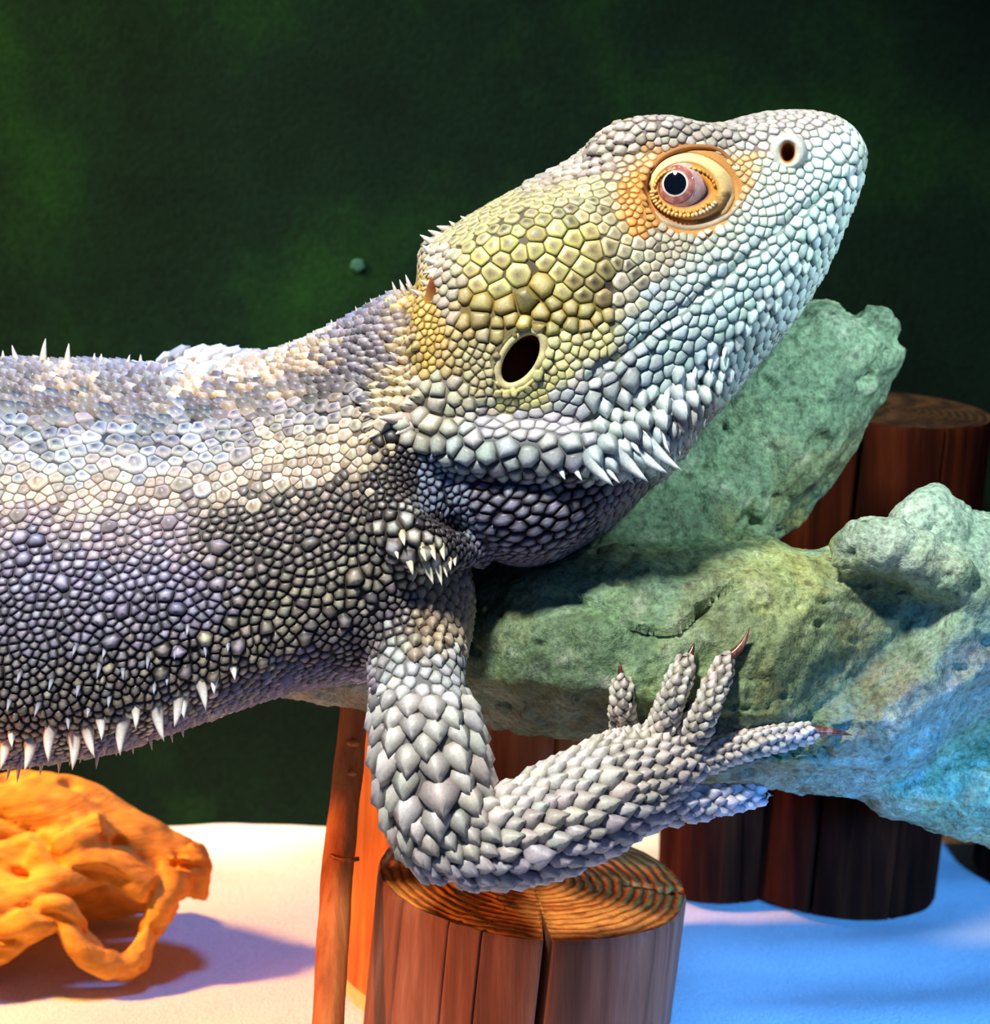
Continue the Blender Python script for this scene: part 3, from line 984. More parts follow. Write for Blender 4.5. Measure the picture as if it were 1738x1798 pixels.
# upper lip, snout
for x, y in ((1120, 580), (1180, 530), (1250, 470), (1320, 410), (1390, 350), (1450, 300)):
    cp(x, y, 17, -0.8, 0.6, .2, .1, 0, '#c3d9d4', '#e2f2ef')
for x, y in ((1490, 270), (1500, 240), (1460, 250)):
    cp(x, y, 22, -0.8, 0.5, .18, 0, 0, '#c6d3cf', '#e6f0ee')
for x, y in ((1330, 340), (1290, 400), (1230, 440), (1350, 310)):
    cp(x, y, 14, -0.8, 0.5, .18, .1, 0, '#ccd6c6', '#e6ecd9')
for x, y in ((1420, 215), (1350, 215), (1300, 240), (1460, 215)):
    cp(x, y, 17, -1, 0.2, .16, .1, .05, '#b4ada8', '#d5d1cd')
for x, y in ((1250, 235), (1200, 225), (1150, 220)):
    cp(x, y, 16, -1, 0.3, .18, .2, .08, '#b0a59e', '#cdc4bc')
for x, y in ((1100, 250), (1050, 285), (1000, 305), (950, 330)):
    cp(x, y, 17, -1, 0.5, .2, .25, .1, '#a89c90', '#c6bdb0')
# eye surround
for x, y in ((1120, 330), (1115, 370), (1130, 400), (1095, 350)):
    cp(x, y, 12, -0.6, 0.8, .14, .1, 0, '#d9933f', '#edb56a')
for x, y in ((1150, 265), (1300, 290), (1305, 330)):
    cp(x, y, 12, -1, 0.2, .14, .1, 0, '#d8a566', '#ecc896')
for x, y in ((1160, 250), (1230, 255), (1280, 262)):
    cp(x, y, 13, -1, 0.2, .15, .15, 0, '#cfc6b2', '#e2dac8')
for x, y in ((1210, 425), (1160, 420)):
    cp(x, y, 12, -1, 0.3, .14, .1, 0, '#bdb39a', '#d8d0b8')
# temple and crown
for x, y in ((900, 375), (850, 400), (800, 420), (960, 350)):
    cp(x, y, 20, -1, 0.3, .2, .12, .1, '#d9cf94', '#8f866e')
for x, y in ((1010, 350), (1060, 340), (1080, 390)):
    cp(x, y, 20, -1, 0.3, .17, .1, .05, '#dcd4a6', '#9c8f74')
for x, y in ((780, 450), (770, 490), (790, 530)):
    cp(x, y, 20, -1, 0.1, .28, .2, .2, '#b9ac94', '#dcd2bd')
for x, y in ((850, 450), (900, 440), (960, 430), (1020, 420)):
    cp(x, y, 27, -1, 0.2, .17, 0, .05, '#eee28a', '#8f7f62')
for x, y in ((860, 490), (920, 480), (990, 460), (1050, 460)):
    cp(x, y, 31, -1, 0.2, .17, 0, .05, '#efe596', '#8f7d60')
for x, y in ((880, 530), (940, 515), (830, 545)):
    cp(x, y, 34, -0.6, 0.5, .32, 0, .12, '#b39a52', '#d3c48f')
for x, y in ((1020, 505), (1060, 495)):
    cp(x, y, 28, -0.7, 0.4, .22, 0, .1, '#c9bb78', '#5c4b3c')
for x, y in ((1110, 470), (1090, 520), (1130, 440)):
    cp(x, y, 20, -0.8, 0.5, .2, .05, .05, '#d6d2b2', '#9c9080')
for x, y in ((980, 555), (1040, 550), (920, 560)):
    cp(x, y, 22, -0.5, 0.8, .34, .1, .15, '#a8964c', '#d3c897')
for x, y in ((840, 580), (880, 570)):
    cp(x, y, 22, -0.8, 0.5, .32, 0, .1, '#9c8a52', '#c2b17c')
for x, y in ((1000, 600), (970, 640), (1050, 600)):
    cp(x, y, 16, -0.6, 0.8, .24, .05, .05, '#ddd592', '#efe8b4')
for x, y in ((930, 690), (980, 660), (890, 700)):
    cp(x, y, 13, -0.8, 0.5, .16, 0, 0, '#e3d98c', '#f0e7a8')
for x, y in ((840, 640), (850, 680), (830, 610)):
    cp(x, y, 13, -1, 0.3, .24, 0, .05, '#b3a67c', '#d6caa2')
# ochre fold
for x, y in ((755, 500), (750, 560), (755, 620), (745, 590)):
    cp(x, y, 12, -0.4, 1, .2, .1, .05, '#c9a24a', '#dfc37c')
cp(790, 620, 15, -1, 0.3, .26, 0, .1, '#b39a62', '#d6c394')
cp(712, 600, 16, -1, 0.2, .34, .45, .3, '#a88a6a', '#cfb896')
cp(700, 680, 16, -1, 0.2, .34, .55, .3, '#c2ac82', '#e0d0ac')
cp(670, 710, 17, -1, 0.2, .34, .55, .3, '#c8b28a', '#e4d6b4')
# near arm
for x, y in ((680, 1180), (740, 1190), (790, 1190)):
    cp(x, y, 20, 0.1, 1, .18, .2, .08, '#a9aaa8', '#dcdfdc')
for x, y in ((690, 1260), (750, 1260), (810, 1260)):
    cp(x, y, 31, 0.1, 1, .16, .38, .30, '#a49e97', '#dad6cf')
for x, y in ((700, 1350), (760, 1350), (830, 1350), (720, 1420), (790, 1420)):
    cp(x, y, 37, 0.14, 1, .16, .42, .32, '#9f978f', '#d6cfc6')
for x, y in ((730, 1490), (790, 1490), (840, 1460)):
    cp(x, y, 27, 0.6, 0.8, .18, .3, .26, '#968e87', '#ccc4ba')
for x, y in ((750, 1540), (800, 1560)):
    cp(x, y, 23, 1, 0.2, .22, .45, .15, '#8f8894', '#b9b1b9')
for x, y in ((900, 1420), (960, 1390), (1030, 1360)):
    cp(x, y, 24, 1, -0.45, .19, .5, .16, '#bab4ac', '#e0dad2')
for x, y in ((890, 1480), (960, 1460), (1030, 1430), (1080, 1390)):
    cp(x, y, 28, 1, -0.35, .20, .5, .30, '#a69d93', '#d6cec2')
for x, y in ((900, 1530), (980, 1505), (1060, 1470), (1130, 1440)):
    cp(x, y, 26, 1, -0.3, .26, .6, .2, '#958e9a', '#c2bac2')
for x, y in ((1100, 1320), (1150, 1330), (1180, 1360), (1140, 1390)):
    cp(x, y, 19, 1, -0.3, .24, .4, .16, '#a59c92', '#d3cbc1')
for k, fx, fy in (('a', 0, -1), ('b', .35, -1), ('c', .5, -1), ('d', 1, -.2)):
    for q in FING[k][1:]:
        cp(q[0], q[1], 14, fx, fy, .3, .35, .12, '#b0a699', '#e0d7cb')
for x in (1200, 1260, 1320):
    cp(x, 1403, 17, 1, -.1, .28, .4, .15, '#aca4a6', '#d5ced0')
# far arm
for x, y in ((300, 640), (360, 630), (430, 630)):
    cp(x, y, 30, 1, -0.25, .2, .5, .2, '#b3b0b3', '#dedde0')
CP = np.array(CP)


def field(x, y, pw=5.0):
    out = np.empty((len(x), CP.shape[1] - 2))
    for a in range(0, len(x), 20000):
        d2 = (x[a:a + 20000, None] - CP[None, :, 0]) ** 2 + (y[a:a + 20000, None] - CP[None, :, 1]) ** 2 + 9.0
        w_ = d2 ** (-pw / 2)
        w_ /= w_.sum(1)[:, None]
        out[a:a + 20000] = w_ @ CP[:, 2:]
    return out


# ---- body colour: the skin between the scales
X, Y, W = PX(bodyv)
fld = field(X, Y)
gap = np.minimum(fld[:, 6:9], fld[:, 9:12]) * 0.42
facing = -(nrm @ FWD)
qe = ell(X, Y, *EAR)
inner = (qe < 1.02) & (W > 40) & (facing > -0.5)
gap[inner] = srgb('#6a2e1c')
ringm = (qe >= 0.95) & (qe < 1.12) & (W > 40)
gap[ringm] = srgb('#d8cf96')
qy = ell(X, Y, *EYE)
gap[(qy < 1.25) & (W > 60)] = srgb('#c98c4a')
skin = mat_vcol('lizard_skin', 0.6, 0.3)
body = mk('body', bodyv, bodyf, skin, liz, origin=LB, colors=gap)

import time; T0 = time.time()
# ---- sample scale centres
T3 = np.array([(f[0], f[1], f[2]) for f in bodyf] + [(f[0], f[2], f[3]) for f in bodyf if len(f) == 4])
cen = bodyv[T3].mean(1)
area = 0.5 * np.linalg.norm(np.cross(bodyv[T3[:, 1]] - bodyv[T3[:, 0]], bodyv[T3[:, 2]] - bodyv[T3[:, 0]]), axis=1)
tx, ty, tw = PX(cen)
tf = field(tx, ty)
tn = nrm[T3].mean(1)
vd = cen - CAM; vd /= np.linalg.norm(vd, axis=1)[:, None]
tface = -(tn * vd).sum(1)
coarse = np.where(tface < -0.55, 1.5, 1.0) * np.where(tx < -60, 1.7, 1.0)
tsize = tf[:, 0] * coarse
wt = area / tsize ** 2
wt[(ell(tx, ty, *EAR) < 1.08) & (tw > 40) & (tface > -0.3)] = 0
wt[(ell(tx, ty, 1214, 332, 88, 80, 0.15) < 1.0) & (tw > 40) & (tface > -0.2)] = 0
wt[(ell(tx, ty, 1383, 268, 30, 29, 0) < 1.0) & (tw > 40) & (tface > 0)] = 0
NC = int(wt.sum() * 9)
pick = RNG.choice(len(T3), NC, p=wt / wt.sum())
r1, r2 = np.sqrt(RNG.random(NC)), RNG.random(NC)
cand = (1 - r1)[:, None] * bodyv[T3[pick, 0]] + (r1 * (1 - r2))[:, None] * bodyv[T3[pick, 1]] + (r1 * r2)[:, None] * bodyv[T3[pick, 2]]
cx_, cy_, cw_ = PX(cand)
base_s = tsize[pick]
var = 0.86 + 0.28 * RNG.random(NC)
# tubercles on the flank: a few larger scales among the small ones
flank = (cx_ < 640) & (cy_ > 800) & (cy_ < 1190) & (cx_ + cy_ < 1700)
big = RNG.random(NC) < 0.006
var[flank & big] = 1.55 + 0.35 * RNG.random((flank & big).sum())
sz = base_s * var
order = np.lexsort((RNG.random(NC), -(var > 1.5).astype(int)))
kd = KDTree(NC)
for i in range(NC): kd.insert(cand[i], i)
kd.balance()
alive = np.ones(NC, bool)
acc = []
szl = sz.tolist()
for i in order:
    if not alive[i]: continue
    acc.append(i)
    si = szl[i]
    for co, j, d in kd.find_range(cand[i], si * 0.95):
        if d < 0.41 * (si + szl[j]): alive[j] = False
pos = cand[acc]; size = sz[acc]; isbig = var[acc] > 1.5
NS = len(pos)
print('scales', NS, 'from', NC)

FV = np.array([f if len(f) == 4 else (f[0], f[1], f[2], f[2]) for f in bodyf])
FN = nrm[FV].mean(1)
FN /= np.linalg.norm(FN, axis=1)[:, None]


def frames(pos):
    """surface normal + flow tangent + side tangent at each point"""
    NN = np.empty((len(pos), 3)); PP = np.empty((len(pos), 3))
    for i in range(len(pos)):
        co, nn, k, d = BVH.find_nearest(pos[i])
        PP[i] = co; NN[i] = FN[k]
    x, y, wv = PX(PP)
    f = field(x, y)
    fl = f[:, 1:2] * RGT[None] - f[:, 2:3] * UPV[None]
    t = fl - (fl * NN).sum(1)[:, None] * NN
    t /= np.linalg.norm(t, axis=1)[:, None] + 1e-9
    return PP, NN, t, np.cross(NN, t), f, x, y, wv


def clip(poly, nx, ny, c):
    out = []
    n = len(poly)
    px, py = poly[-1]
    dp = px * nx + py * ny - c
    for k in range(n):
        qx, qy = poly[k]
        dq = qx * nx + qy * ny - c
        if dp <= 0:
            if dq <= 0:
                out.append((qx, qy))
            else:
                t = dp / (dp - dq)
                out.append((px + (qx - px) * t, py + (qy - py) * t))
        elif dq <= 0:
            t = dp / (dp - dq)
            out.append((px + (qx - px) * t, py + (qy - py) * t))
            out.append((qx, qy))
        px, py, dp = qx, qy, dq
    return out


OCT = [(math.cos(2 * math.pi * k / 10), math.sin(2 * math.pi * k / 10)) for k in range(10)]


def cells(pos, NN, t, b, size, an):
    kd = KDTree(len(pos))
    for i in range(len(pos)): kd.insert(pos[i], i)
    kd.balance()
    K = 16
    idx = np.array([[j for co, j, d in kd.find_n(pos[i], K)] for i in range(len(pos))])[:, 1:]
    v = pos[idx] - pos[:, None]
    sa = np.sqrt(an)
    u = np.einsum('ijk,ik->ij', v, t) / sa[:, None]
    w_ = np.einsum('ijk,ik->ij', v, b) * sa[:, None]
    l = np.hypot(u, w_) + 1e-9
    d3 = np.linalg.norm(v, axis=2)
    ok = (np.einsum('ijk,ik->ij', NN[idx], NN) > 0.0) & (d3 < size[:, None] * 1.6 + size[idx] * 0.6)
    c = l * (size[:, None] / (size[:, None] + size[idx]))
    sal = sa.tolist()
    ul, wl, cl, okl, sl = (u / l).tolist(), (w_ / l).tolist(), c.tolist(), ok.tolist(), size.tolist()
    polys = []
    for i in range(len(pos)):
        s = sl[i]
        poly = [(0.72 * s * p, 0.72 * s * q) for p, q in OCT]
        for p, q, r, k in zip(ul[i], wl[i], cl[i], okl[i]):
            if k:
                poly = clip(poly, p, q, r)
                if len(poly) < 3: break
        if len(poly) < 3: poly = [(0.3 * s * p, 0.3 * s * q) for p, q in OCT]
        k = sal[i]
        polys.append([(p * k, q / k) for p, q in poly])
    return polys


def centroid(poly):
    A = cx = cy = 0.0
    px, py = poly[-1]
    for qx, qy in poly:
        cr = px * qy - qx * py
        A += cr; cx += (px + qx) * cr; cy += (py + qy) * cr
        px, py = qx, qy
    if abs(A) < 1e-6: return 0.0, 0.0, 0.0
    return cx / (3 * A), cy / (3 * A), abs(A) / 2


def aspect(x, y):
    a = np.ones(len(x))
    a[(x < 640) & (y > 890) & (y < 1250)] = 1.25
    a[(x > 1040) & (y > 420 - (x - 1300) * 0.75) & (y < 800)] = 1.3
    a[(x > 760) & (x < 1160) & (y > 835) & (y < 1000)] = 1.6
    a[(x > 830) & (x < 1060) & (y > 690) & (y < 770)] = 1.35
    return a


PP, NN, TT, BB, ff, sx, sy, sw = frames(pos)
for it in range(3):
    polys = cells(PP, NN, TT, BB, size, aspect(sx, sy))
    for i, po in enumerate(polys):
        c0, c1, A = centroid(po)
        PP[i] += 0.8 * (c0 * TT[i] + c1 * BB[i])
    PP, NN, TT, BB, ff, sx, sy, sw = frames(PP)
polys = cells(PP, NN, TT, BB, size, aspect(sx, sy))

# ---- which scales the camera sees, and how large
vd = PP - CAM; dist = np.linalg.norm(vd, axis=1); vd /= dist[:, None]
fac = -(NN * vd).sum(1)
seen = np.zeros(NS)
for i in range(NS):
    if fac[i] > 0.1 and 0 <= sx[i] <= 1738 and 0 <= sy[i] <= 1798:
        h = BVH.ray_cast(Vector(CAM), Vector(vd[i]))
        if h[0] is not None and h[3] > dist[i] - 14:
            seen[i] = centroid(polys[i])[2] * fac[i]
single = set(np.argsort(-seen)[:290].tolist())


LEAF = [(-.58, 0), (-.46, .44), (-.06, .66), (.34, .48), (.66, .24), (1, 0), (.66, -.24), (.34, -.48), (-.06, -.66), (-.46, -.44)]


def scale_geo(i):
    """one scale as (u, v, z) in its own frame + faces + colours"""
    po = polys[i]
    c0, c1, A = centroid(po)
    s = math.sqrt(max(A, 1.0)) * 1.05
    f = fl[i]
    h, tip, peak = f[3] * s, f[4], f[5]
    rim, cc = f[6:9], f[9:12]
    rv = 0.84 + 0.32 * rnl[i][0]
    tint = [rv * (0.95 + 0.10 * rnl[i][k]) for k in (1, 2, 3)]
    rim = [a * b for a, b in zip(rim, tint)]; cc = [a * b for a, b in zip(cc, tint)]
    if isbig[i]:
        h *= 1.15; peak = 0.9
        if 800 < sy[i] < 930: cc = [a * 0.5 for a in cc]; rim = [min(a * 1.15, 1) for a in rim]
        else: cc = [min(a * 1.45, 1) for a in cc]
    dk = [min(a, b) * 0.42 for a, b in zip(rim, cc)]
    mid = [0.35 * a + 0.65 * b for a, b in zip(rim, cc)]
    V, C = [], []
    if tip >= 0.24:
        # overlapping pointed shingle with a keel
        L = 0.62 + 0.62 * tip
        k = 0.13 + 0.24 * tip
        n = len(LEAF)
        wd = 1.0 + 0.12 * (rnl[i][1] - 0.5)
        for (a, b) in LEAF:
            u = a * L if a > 0 else a
            V.append((c0 + u * s, c1 + b * s * wd, s * (-0.16 + (u + .56) * k * 0.55))); C.append(dk)
        for (a, b) in LEAF:
            u = (a * L if a > 0 else a) * 0.98
            V.append((c0 + u * s, c1 + b * s * wd * 0.98, s * (-0.03 + (u + .56) * k + h / s * 0.35 * (1 - abs(b) * 1.2)))); C.append(rim)
        for (a, b) in LEAF:
            u = (a * L if a > 0 else a) * 0.72
            V.append((c0 + u * s, c1 + b * s * wd * 0.40, s * (0.02 + (u + .56) * k) + h * 0.70)); C.append(mid)
        base = 3 * n
        kz = h * 1.15 + peak * s * 0.45
        for u in (-0.30, 0.12, 0.50 * L):
            V.append((c0 + u * s, c1, s * (0.02 + (u + .56) * k) + kz)); C.append([min(1, a * 1.06) for a in cc])
        F = grid_faces(3, n, cap=False)
        r = 2 * n
        k0, k1, k2 = base, base + 1, base + 2
        F += [(r, r + 1, k0), (r + 1, r + 2, k1, k0), (r + 2, r + 3, k2, k1), (r + 3, r + 4, k2), (r + 4, r + 5, k2), (r + 5, r + 6, k2), (r + 6, r + 7, k2),
              (r + 7, r + 8, k1, k2), (r + 8, r + 9, k0, k1), (r + 9, r, k0)]
        return V, F, C
    n = len(po)
    rmax = max(math.hypot(x - c0, y - c1) for x, y in po)
    gapk = max(0.84, 0.97 - 0.9 / s)
    rows = ((gapk, -0.22, 0.0), (gapk * 0.97, 0.36, 0.35), (gapk * 0.82, 0.84, 1.0), (gapk * 0.42, 1.0, 0.9))
    lift = 0.55 * min(1.0, tip * 2)
    for k, hh, dome in rows:
        for x, y in po:
            u = (x - c0) * k; v = (y - c1) * k
            q = u / rmax
            if q > 0 and tip > 0:
                sh = q * q
                u += tip * s * sh * 0.75
                v *= 1 - 0.55 * sh * min(1, tip * 1.6)
            z = h * hh + (h * lift * q + tip * s * 0.10 * max(0, q) if dome > 0 else 0)
            V.append((c0 + u, c1 + v, z))
            C.append(dk if hh < 0 else ([a * 0.85 for a in rim] if dome == 0.35 else (rim if dome == 1.0 else mid)))
    ux = c0 + (0.12 + tip * 0.55) * s * (0.5 if tip > 0 else 0.2)
    V.append((ux, c1, h * (1.05 + lift * 0.4) + peak * s * 0.30))
    C.append(cc)
    F = grid_faces(4, n, cap=False)
    F += [(3 * n + j, 3 * n + (j + 1) % n, 4 * n) for j in range(n)]
    return V, F, C


rnl = RNG.random((NS, 4)).tolist()
trunk = (sx < 700) & (sy < 1290)
jit = np.where(trunk, 20.0, 7.0)
fj = field(sx + jit * RNG.normal(size=NS), sy + jit * RNG.normal(size=NS))
ff[:, 6:12] = fj[:, 6:12]
var2 = np.exp(RNG.normal(size=NS) * np.where(trunk, 0.22, 0.06))
ff[:, 6:12] *= var2[:, None]
SPOTS = [(940, 402, 24), (1000, 385, 22), (1050, 365, 16), (1075, 470, 18), (1025, 505, 28), (1062, 516, 22), (1112, 470, 15), (1132, 500, 13), (1150, 440, 13), (960, 445, 15), (1075, 438, 15), (905, 430, 14), (880, 405, 14), (930, 520, 14),
         (83, 778, 20), (200, 782, 20), (303, 780, 20), (395, 775, 20), (560, 706, 18), (440, 762, 16)]
for (a_, b_, r_) in SPOTS:
    k_ = np.hypot(sx - a_, sy - b_)
    i_ = np.where((k_ < r_) & (fac > 0))[0]
    ff[i_, 9:12] *= 0.22
    ff[i_, 6:9] *= 0.75
ff[:, 6:12] = np.clip(ff[:, 6:12], 0, 0.97)
fl = ff.tolist()
scale_mat = mat_vcol('lizard_scale', 0.42, 0.45)
RV, RI, RF, RC, off = [], [], [], [], 0
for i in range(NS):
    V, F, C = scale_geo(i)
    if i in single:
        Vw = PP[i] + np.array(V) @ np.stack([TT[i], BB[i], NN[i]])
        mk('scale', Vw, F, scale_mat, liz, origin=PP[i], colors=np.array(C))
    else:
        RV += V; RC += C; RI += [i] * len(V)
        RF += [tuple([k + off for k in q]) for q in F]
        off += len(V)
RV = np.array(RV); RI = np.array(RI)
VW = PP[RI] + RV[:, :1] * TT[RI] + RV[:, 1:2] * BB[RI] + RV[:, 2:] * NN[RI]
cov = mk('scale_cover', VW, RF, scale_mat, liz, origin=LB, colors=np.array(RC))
cov['kind'] = 'stuff'
print('scale tris', sum(len(q) - 2 for q in RF))

# ------------------------------------------------------------------ spines, claws
def curved_cone(bp, tp, r, bend, m=8, n=6, flat=1.0, sink=0.35, mid=None):
    """tapering curved spine from bp to tp; returns verts, faces, parameter along it"""
    ax = tp - bp; L = np.linalg.norm(ax); ax = ax / L
    view = (bp - CAM); view /= np.linalg.norm(view)
    n1 = np.cross(ax, view); n1 /= np.linalg.norm(n1) + 1e-9
    n2 = np.cross(ax, n1)
    V, t_ = [], []
    t = np.arange(m) / m * 2 * math.pi
    for k in range(n):
        q = k / (n - 1)
        qq = -sink * r / L * 2 + q * (1 + sink * r / L * 2) if q < 1 else 1
        c = bp + ax * L * qq + bend * math.sin(math.pi * min(1, max(0, q))) * L
        rr = r * (1 - q) ** 0.8 * (1.0 if k else 1.1) + 0.35
        V.append(c + rr * (np.cos(t)[:, None] * n1 + flat * np.sin(t)[:, None] * n2))
        t_ += [q] * m
    V.append(tp[None]); t_.append(1.0)
    F = grid_faces(n, m, cap=False) + [((n - 1) * m + j, (n - 1) * m + (j + 1) % m, n * m) for j in range(m)]
    return np.concatenate(V), F, np.array(t_)


spine_mat = mat_vcol('lizard_spine', 0.35, 0.5)


def anchor(x, y):
    h = hit(BVH, x, y)
    if h[0] is None:
        # outline: walk towards the trunk until the ray meets the body
        for d in range(2, 60, 2):
            for (ax, ay) in ((0, d), (0, -d), (-d, d), (-d, -d), (-d, 0), (d, 0)):
                h = hit(BVH, x + ax, y + ay)
                if h[0] is not None: break
            if h[0] is not None: break
        q = PX(np.array(h[0])[None])
        return P(x, y, float(q[2][0]) - 4)
    return np.array(h[0])


def spine(bx_, by_, tx_, ty_, r, out=8.0, col=('#8f8278', '#f1ece4'), bend=0.0, name='spine'):
    bp = anchor(bx_, by_)
    wb = float(PX(bp[None])[2][0])
    tp = P(tx_, ty_, wb + out)
    bv_ = bend * np.cross(tp - bp, FWD) / (np.linalg.norm(tp - bp) + 1e-9)
    V, F, t = curved_cone(bp, tp, r, bv_)
    c0, c1 = srgb(col[0]), srgb(col[1])
    C = c0 + (c1 - c0) * np.clip(t * 1.7, 0, 1)[:, None]
    return mk(name, V, F, spine_mat, liz, origin=bp, colors=C)


PALE = ('#a2937f', '#f6f1ea')
DARKP = ('#5d5260', '#a89aa4')
BONE = ('#c2a57e', '#f2e6cf')
WHITE = ('#b9c6c6', '#f2fbfa')
CREAM = ('#c9b67c', '#f6efd2')
fringe = [(8, 1303, 1, 1350), (22, 1285, 21, 1312), (52, 1300, 43, 1354), (90, 1280, 85, 1337), (127, 1288, 127, 1352), (155, 1278, 166, 1330), (174, 1262, 178, 1300),
          (218, 1265, 211, 1327), (236, 1243, 238, 1280), (277, 1242, 288, 1302), (311, 1226, 306, 1277), (325, 1226, 323, 1262), (350, 1200, 361, 1247), (378, 1188, 376, 1219), (408, 1172, 412, 1194)]
for k, (a, b, c, d) in enumerate(fringe):
    L_ = math.hypot(c - a, d - b)
    spine(a, b, c, d, 5.0 + L_ * 0.15, 16, PALE, bend=0.06 * (-1) ** k)
under = [(172, 1312, 169, 1350), (185, 1298, 183, 1327), (205, 1300, 204, 1327), (232, 1296, 234, 1324), (262, 1284, 267, 1317), (298, 1270, 303, 1304), (318, 1264, 322, 1295),
         (145, 1312, 140, 1340), (20, 1332, 12, 1371), (75, 1328, 70, 1362), (105, 1322, 103, 1358), (35, 1332, 30, 1375), (340, 1256, 344, 1276), (365, 1246, 368, 1264), (395, 1236, 398, 1252), (440, 1222, 442, 1236), (470, 1212, 472, 1226), (55, 1330, 52, 1352), (125, 1322, 122, 1345)]
for a, b, c, d in under:
    spine(a, b, c, d, 5.5, -14, DARKP)
flank_s = [(134, 1132, 127, 1152), (176, 1163, 170, 1193), (216, 1172, 216, 1194), (261, 1150, 258, 1175), (308, 1135, 306, 1158), (360, 1130, 361, 1154), (92, 1190, 85, 1214), (139, 1200, 134, 1224),
           (70, 1232, 60, 1259), (18, 1226, 12, 1250), (192, 1222, 190, 1242), (156, 1242, 153, 1260), (119, 1258, 120, 1282), (293, 1186, 293, 1204), (271, 1202, 270, 1219), (36, 1180, 30, 1200), (330, 1100, 328, 1116), (185, 1140, 180, 1156), (400, 1128, 400, 1146)]
for a, b, c, d in flank_s:
    spine(a, b, c, d, 5.5, 11, ('#5a5664', '#b4b6c2'))
dorsal = [(8, 645, 5, 615), (34, 645, 21, 606), (76, 645, 80, 594), (87, 645, 85, 627), (119, 647, 121, 603), (166, 645, 166, 620), (178, 646, 178, 621), (209, 647, 209, 631), (223, 650, 228, 623), (237, 652, 236, 643),
          (248, 652, 247, 622), (263, 654, 262, 642), (292, 655, 294, 631), (50, 660, 48, 647), (92, 662, 92, 648), (120, 664, 119, 648), (285, 670, 282, 652), (140, 660, 140, 648), (320, 662, 318, 650), (195, 662, 193, 650), (15, 662, 12, 648), (60, 668, 57, 655)]
for a, b, c, d in dorsal:
    L_ = math.hypot(c - a, d - b)
    spine(a, b, c, d, 3.2 + L_ * 0.13, 0, BONE, bend=0.03)
rs = random.Random(5)
for x, y in ((395, 650), (420, 648), (445, 640), (470, 632), (492, 625), (512, 618), (530, 611), (545, 604), (558, 596), (572, 590), (586, 582), (600, 573), (615, 566), (630, 558), (645, 550), (658, 543), (672, 533), (685, 524), (697, 516), (709, 508), (720, 502)):
    l = rs.uniform(12, 22)
    spine(x, y + 3, x - rs.uniform(3, 9), y - l, 5.5, rs.uniform(-4, 6), BONE if x < 600 else ('#8d8078', '#cfc4b8'))
    spine(x + 6, y + 14, x - rs.uniform(2, 8), y + 2 - l * 0.3, 5, 12, ('#a88d70', '#dcc7a8'))
for a, b, c, d, r in ((762, 428, 737, 412, 9), (772, 414, 751, 404, 8), (757, 444, 741, 430, 8), (766, 462, 744, 455, 8), (763, 476, 743, 479, 7), (782, 402, 766, 397, 7), (752, 500, 738, 492, 7), (800, 398, 788, 388, 6), (820, 388, 808, 379, 6), (738, 518, 722, 508, 6)):
    spine(a, b, c, d, r, 6, ('#9c8f80', '#e6dccd'))
spine(757, 520, 757, 486, 13, 26, ('#d0a24c', '#b0603a'))
beard = [(1036, 806, 1077, 853, 15), (1066, 820, 1088, 849, 7), (1092, 798, 1138, 846, 15), (1098, 826, 1113, 849, 7), (1124, 796, 1172, 831, 13), (1138, 772, 1199, 828, 13), (1158, 748, 1176, 796, 9),
         (1110, 774, 1124, 797, 9), (1128, 744, 1138, 768, 9), (1152, 714, 1157, 738, 9), (1180, 706, 1178, 738, 8), (1200, 696, 1194, 734, 8), (1172, 682, 1173, 710, 9), (1198, 664, 1196, 694, 9), (1222, 646, 1218, 676, 8), (1224, 684, 1216, 712, 7),
         (1246, 662, 1238, 692, 7), (1250, 624, 1246, 650, 8), (1276, 606, 1270, 634, 7), (1214, 746, 1214, 780, 5), (1224, 744, 1223, 776, 5), (1196, 760, 1194, 800, 5), (1184, 772, 1186, 812, 6), (1240, 722, 1236, 752, 5), (1010, 822, 1022, 844, 7), (985, 824, 992, 842, 7), (1052, 828, 1062, 850, 6), (1140, 800, 1150, 832, 7)]
for a, b, c, d, r in beard:
    spine(a, b, c, d, r, 14, WHITE, bend=-0.05)
gular = [(717, 978, 725, 1010, 10), (729, 1000, 724, 1022, 6), (748, 990, 761, 1026, 10), (767, 988, 776, 1029, 8), (740, 962, 748, 986, 8), (757, 962, 765, 985, 8), (780, 990, 785, 1014, 6), (789, 982, 791, 1001, 6), (775, 962, 780, 984, 7), (694, 962, 699, 982, 7), (706, 940, 710, 958, 8), (798, 978, 799, 994, 5)]
for a, b, c, d, r in gular:
    spine(a, b, c, d, r, 14, CREAM)
spine(708, 737, 662, 733, 14, 30, ('#b98f84', '#f3ddd0'))
spine(716, 752, 693, 763, 10, 8, ('#b9b0a0', '#e6e2d6'))
for a, b, c, d in ((672, 690, 648, 684), (668, 705, 642, 702), (678, 720, 650, 718), (660, 725, 634, 730), (655, 745, 636, 752), (664, 760, 645, 770), (650, 712, 630, 708), (690, 668, 668, 660), (696, 650, 676, 640), (645, 765, 628, 772), (700, 630, 684, 618)):
    spine(a, b, c, d, 6, 8, ('#c2ac82', '#efe2c4'))
for a, b, c, d in ((300, 640, 318, 632), (330, 628, 352, 614), (352, 620, 372, 608), (374, 618, 396, 606), (398, 617, 420, 606), (420, 622, 442, 612), (440, 630, 458, 622), (318, 640, 340, 630), (345, 640, 366, 630), (372, 638, 394, 628), (400, 640, 422, 632)):
    spine(a, b + 3, c, d, 8, 4, ('#b5b2b8', '#eeedf0'))

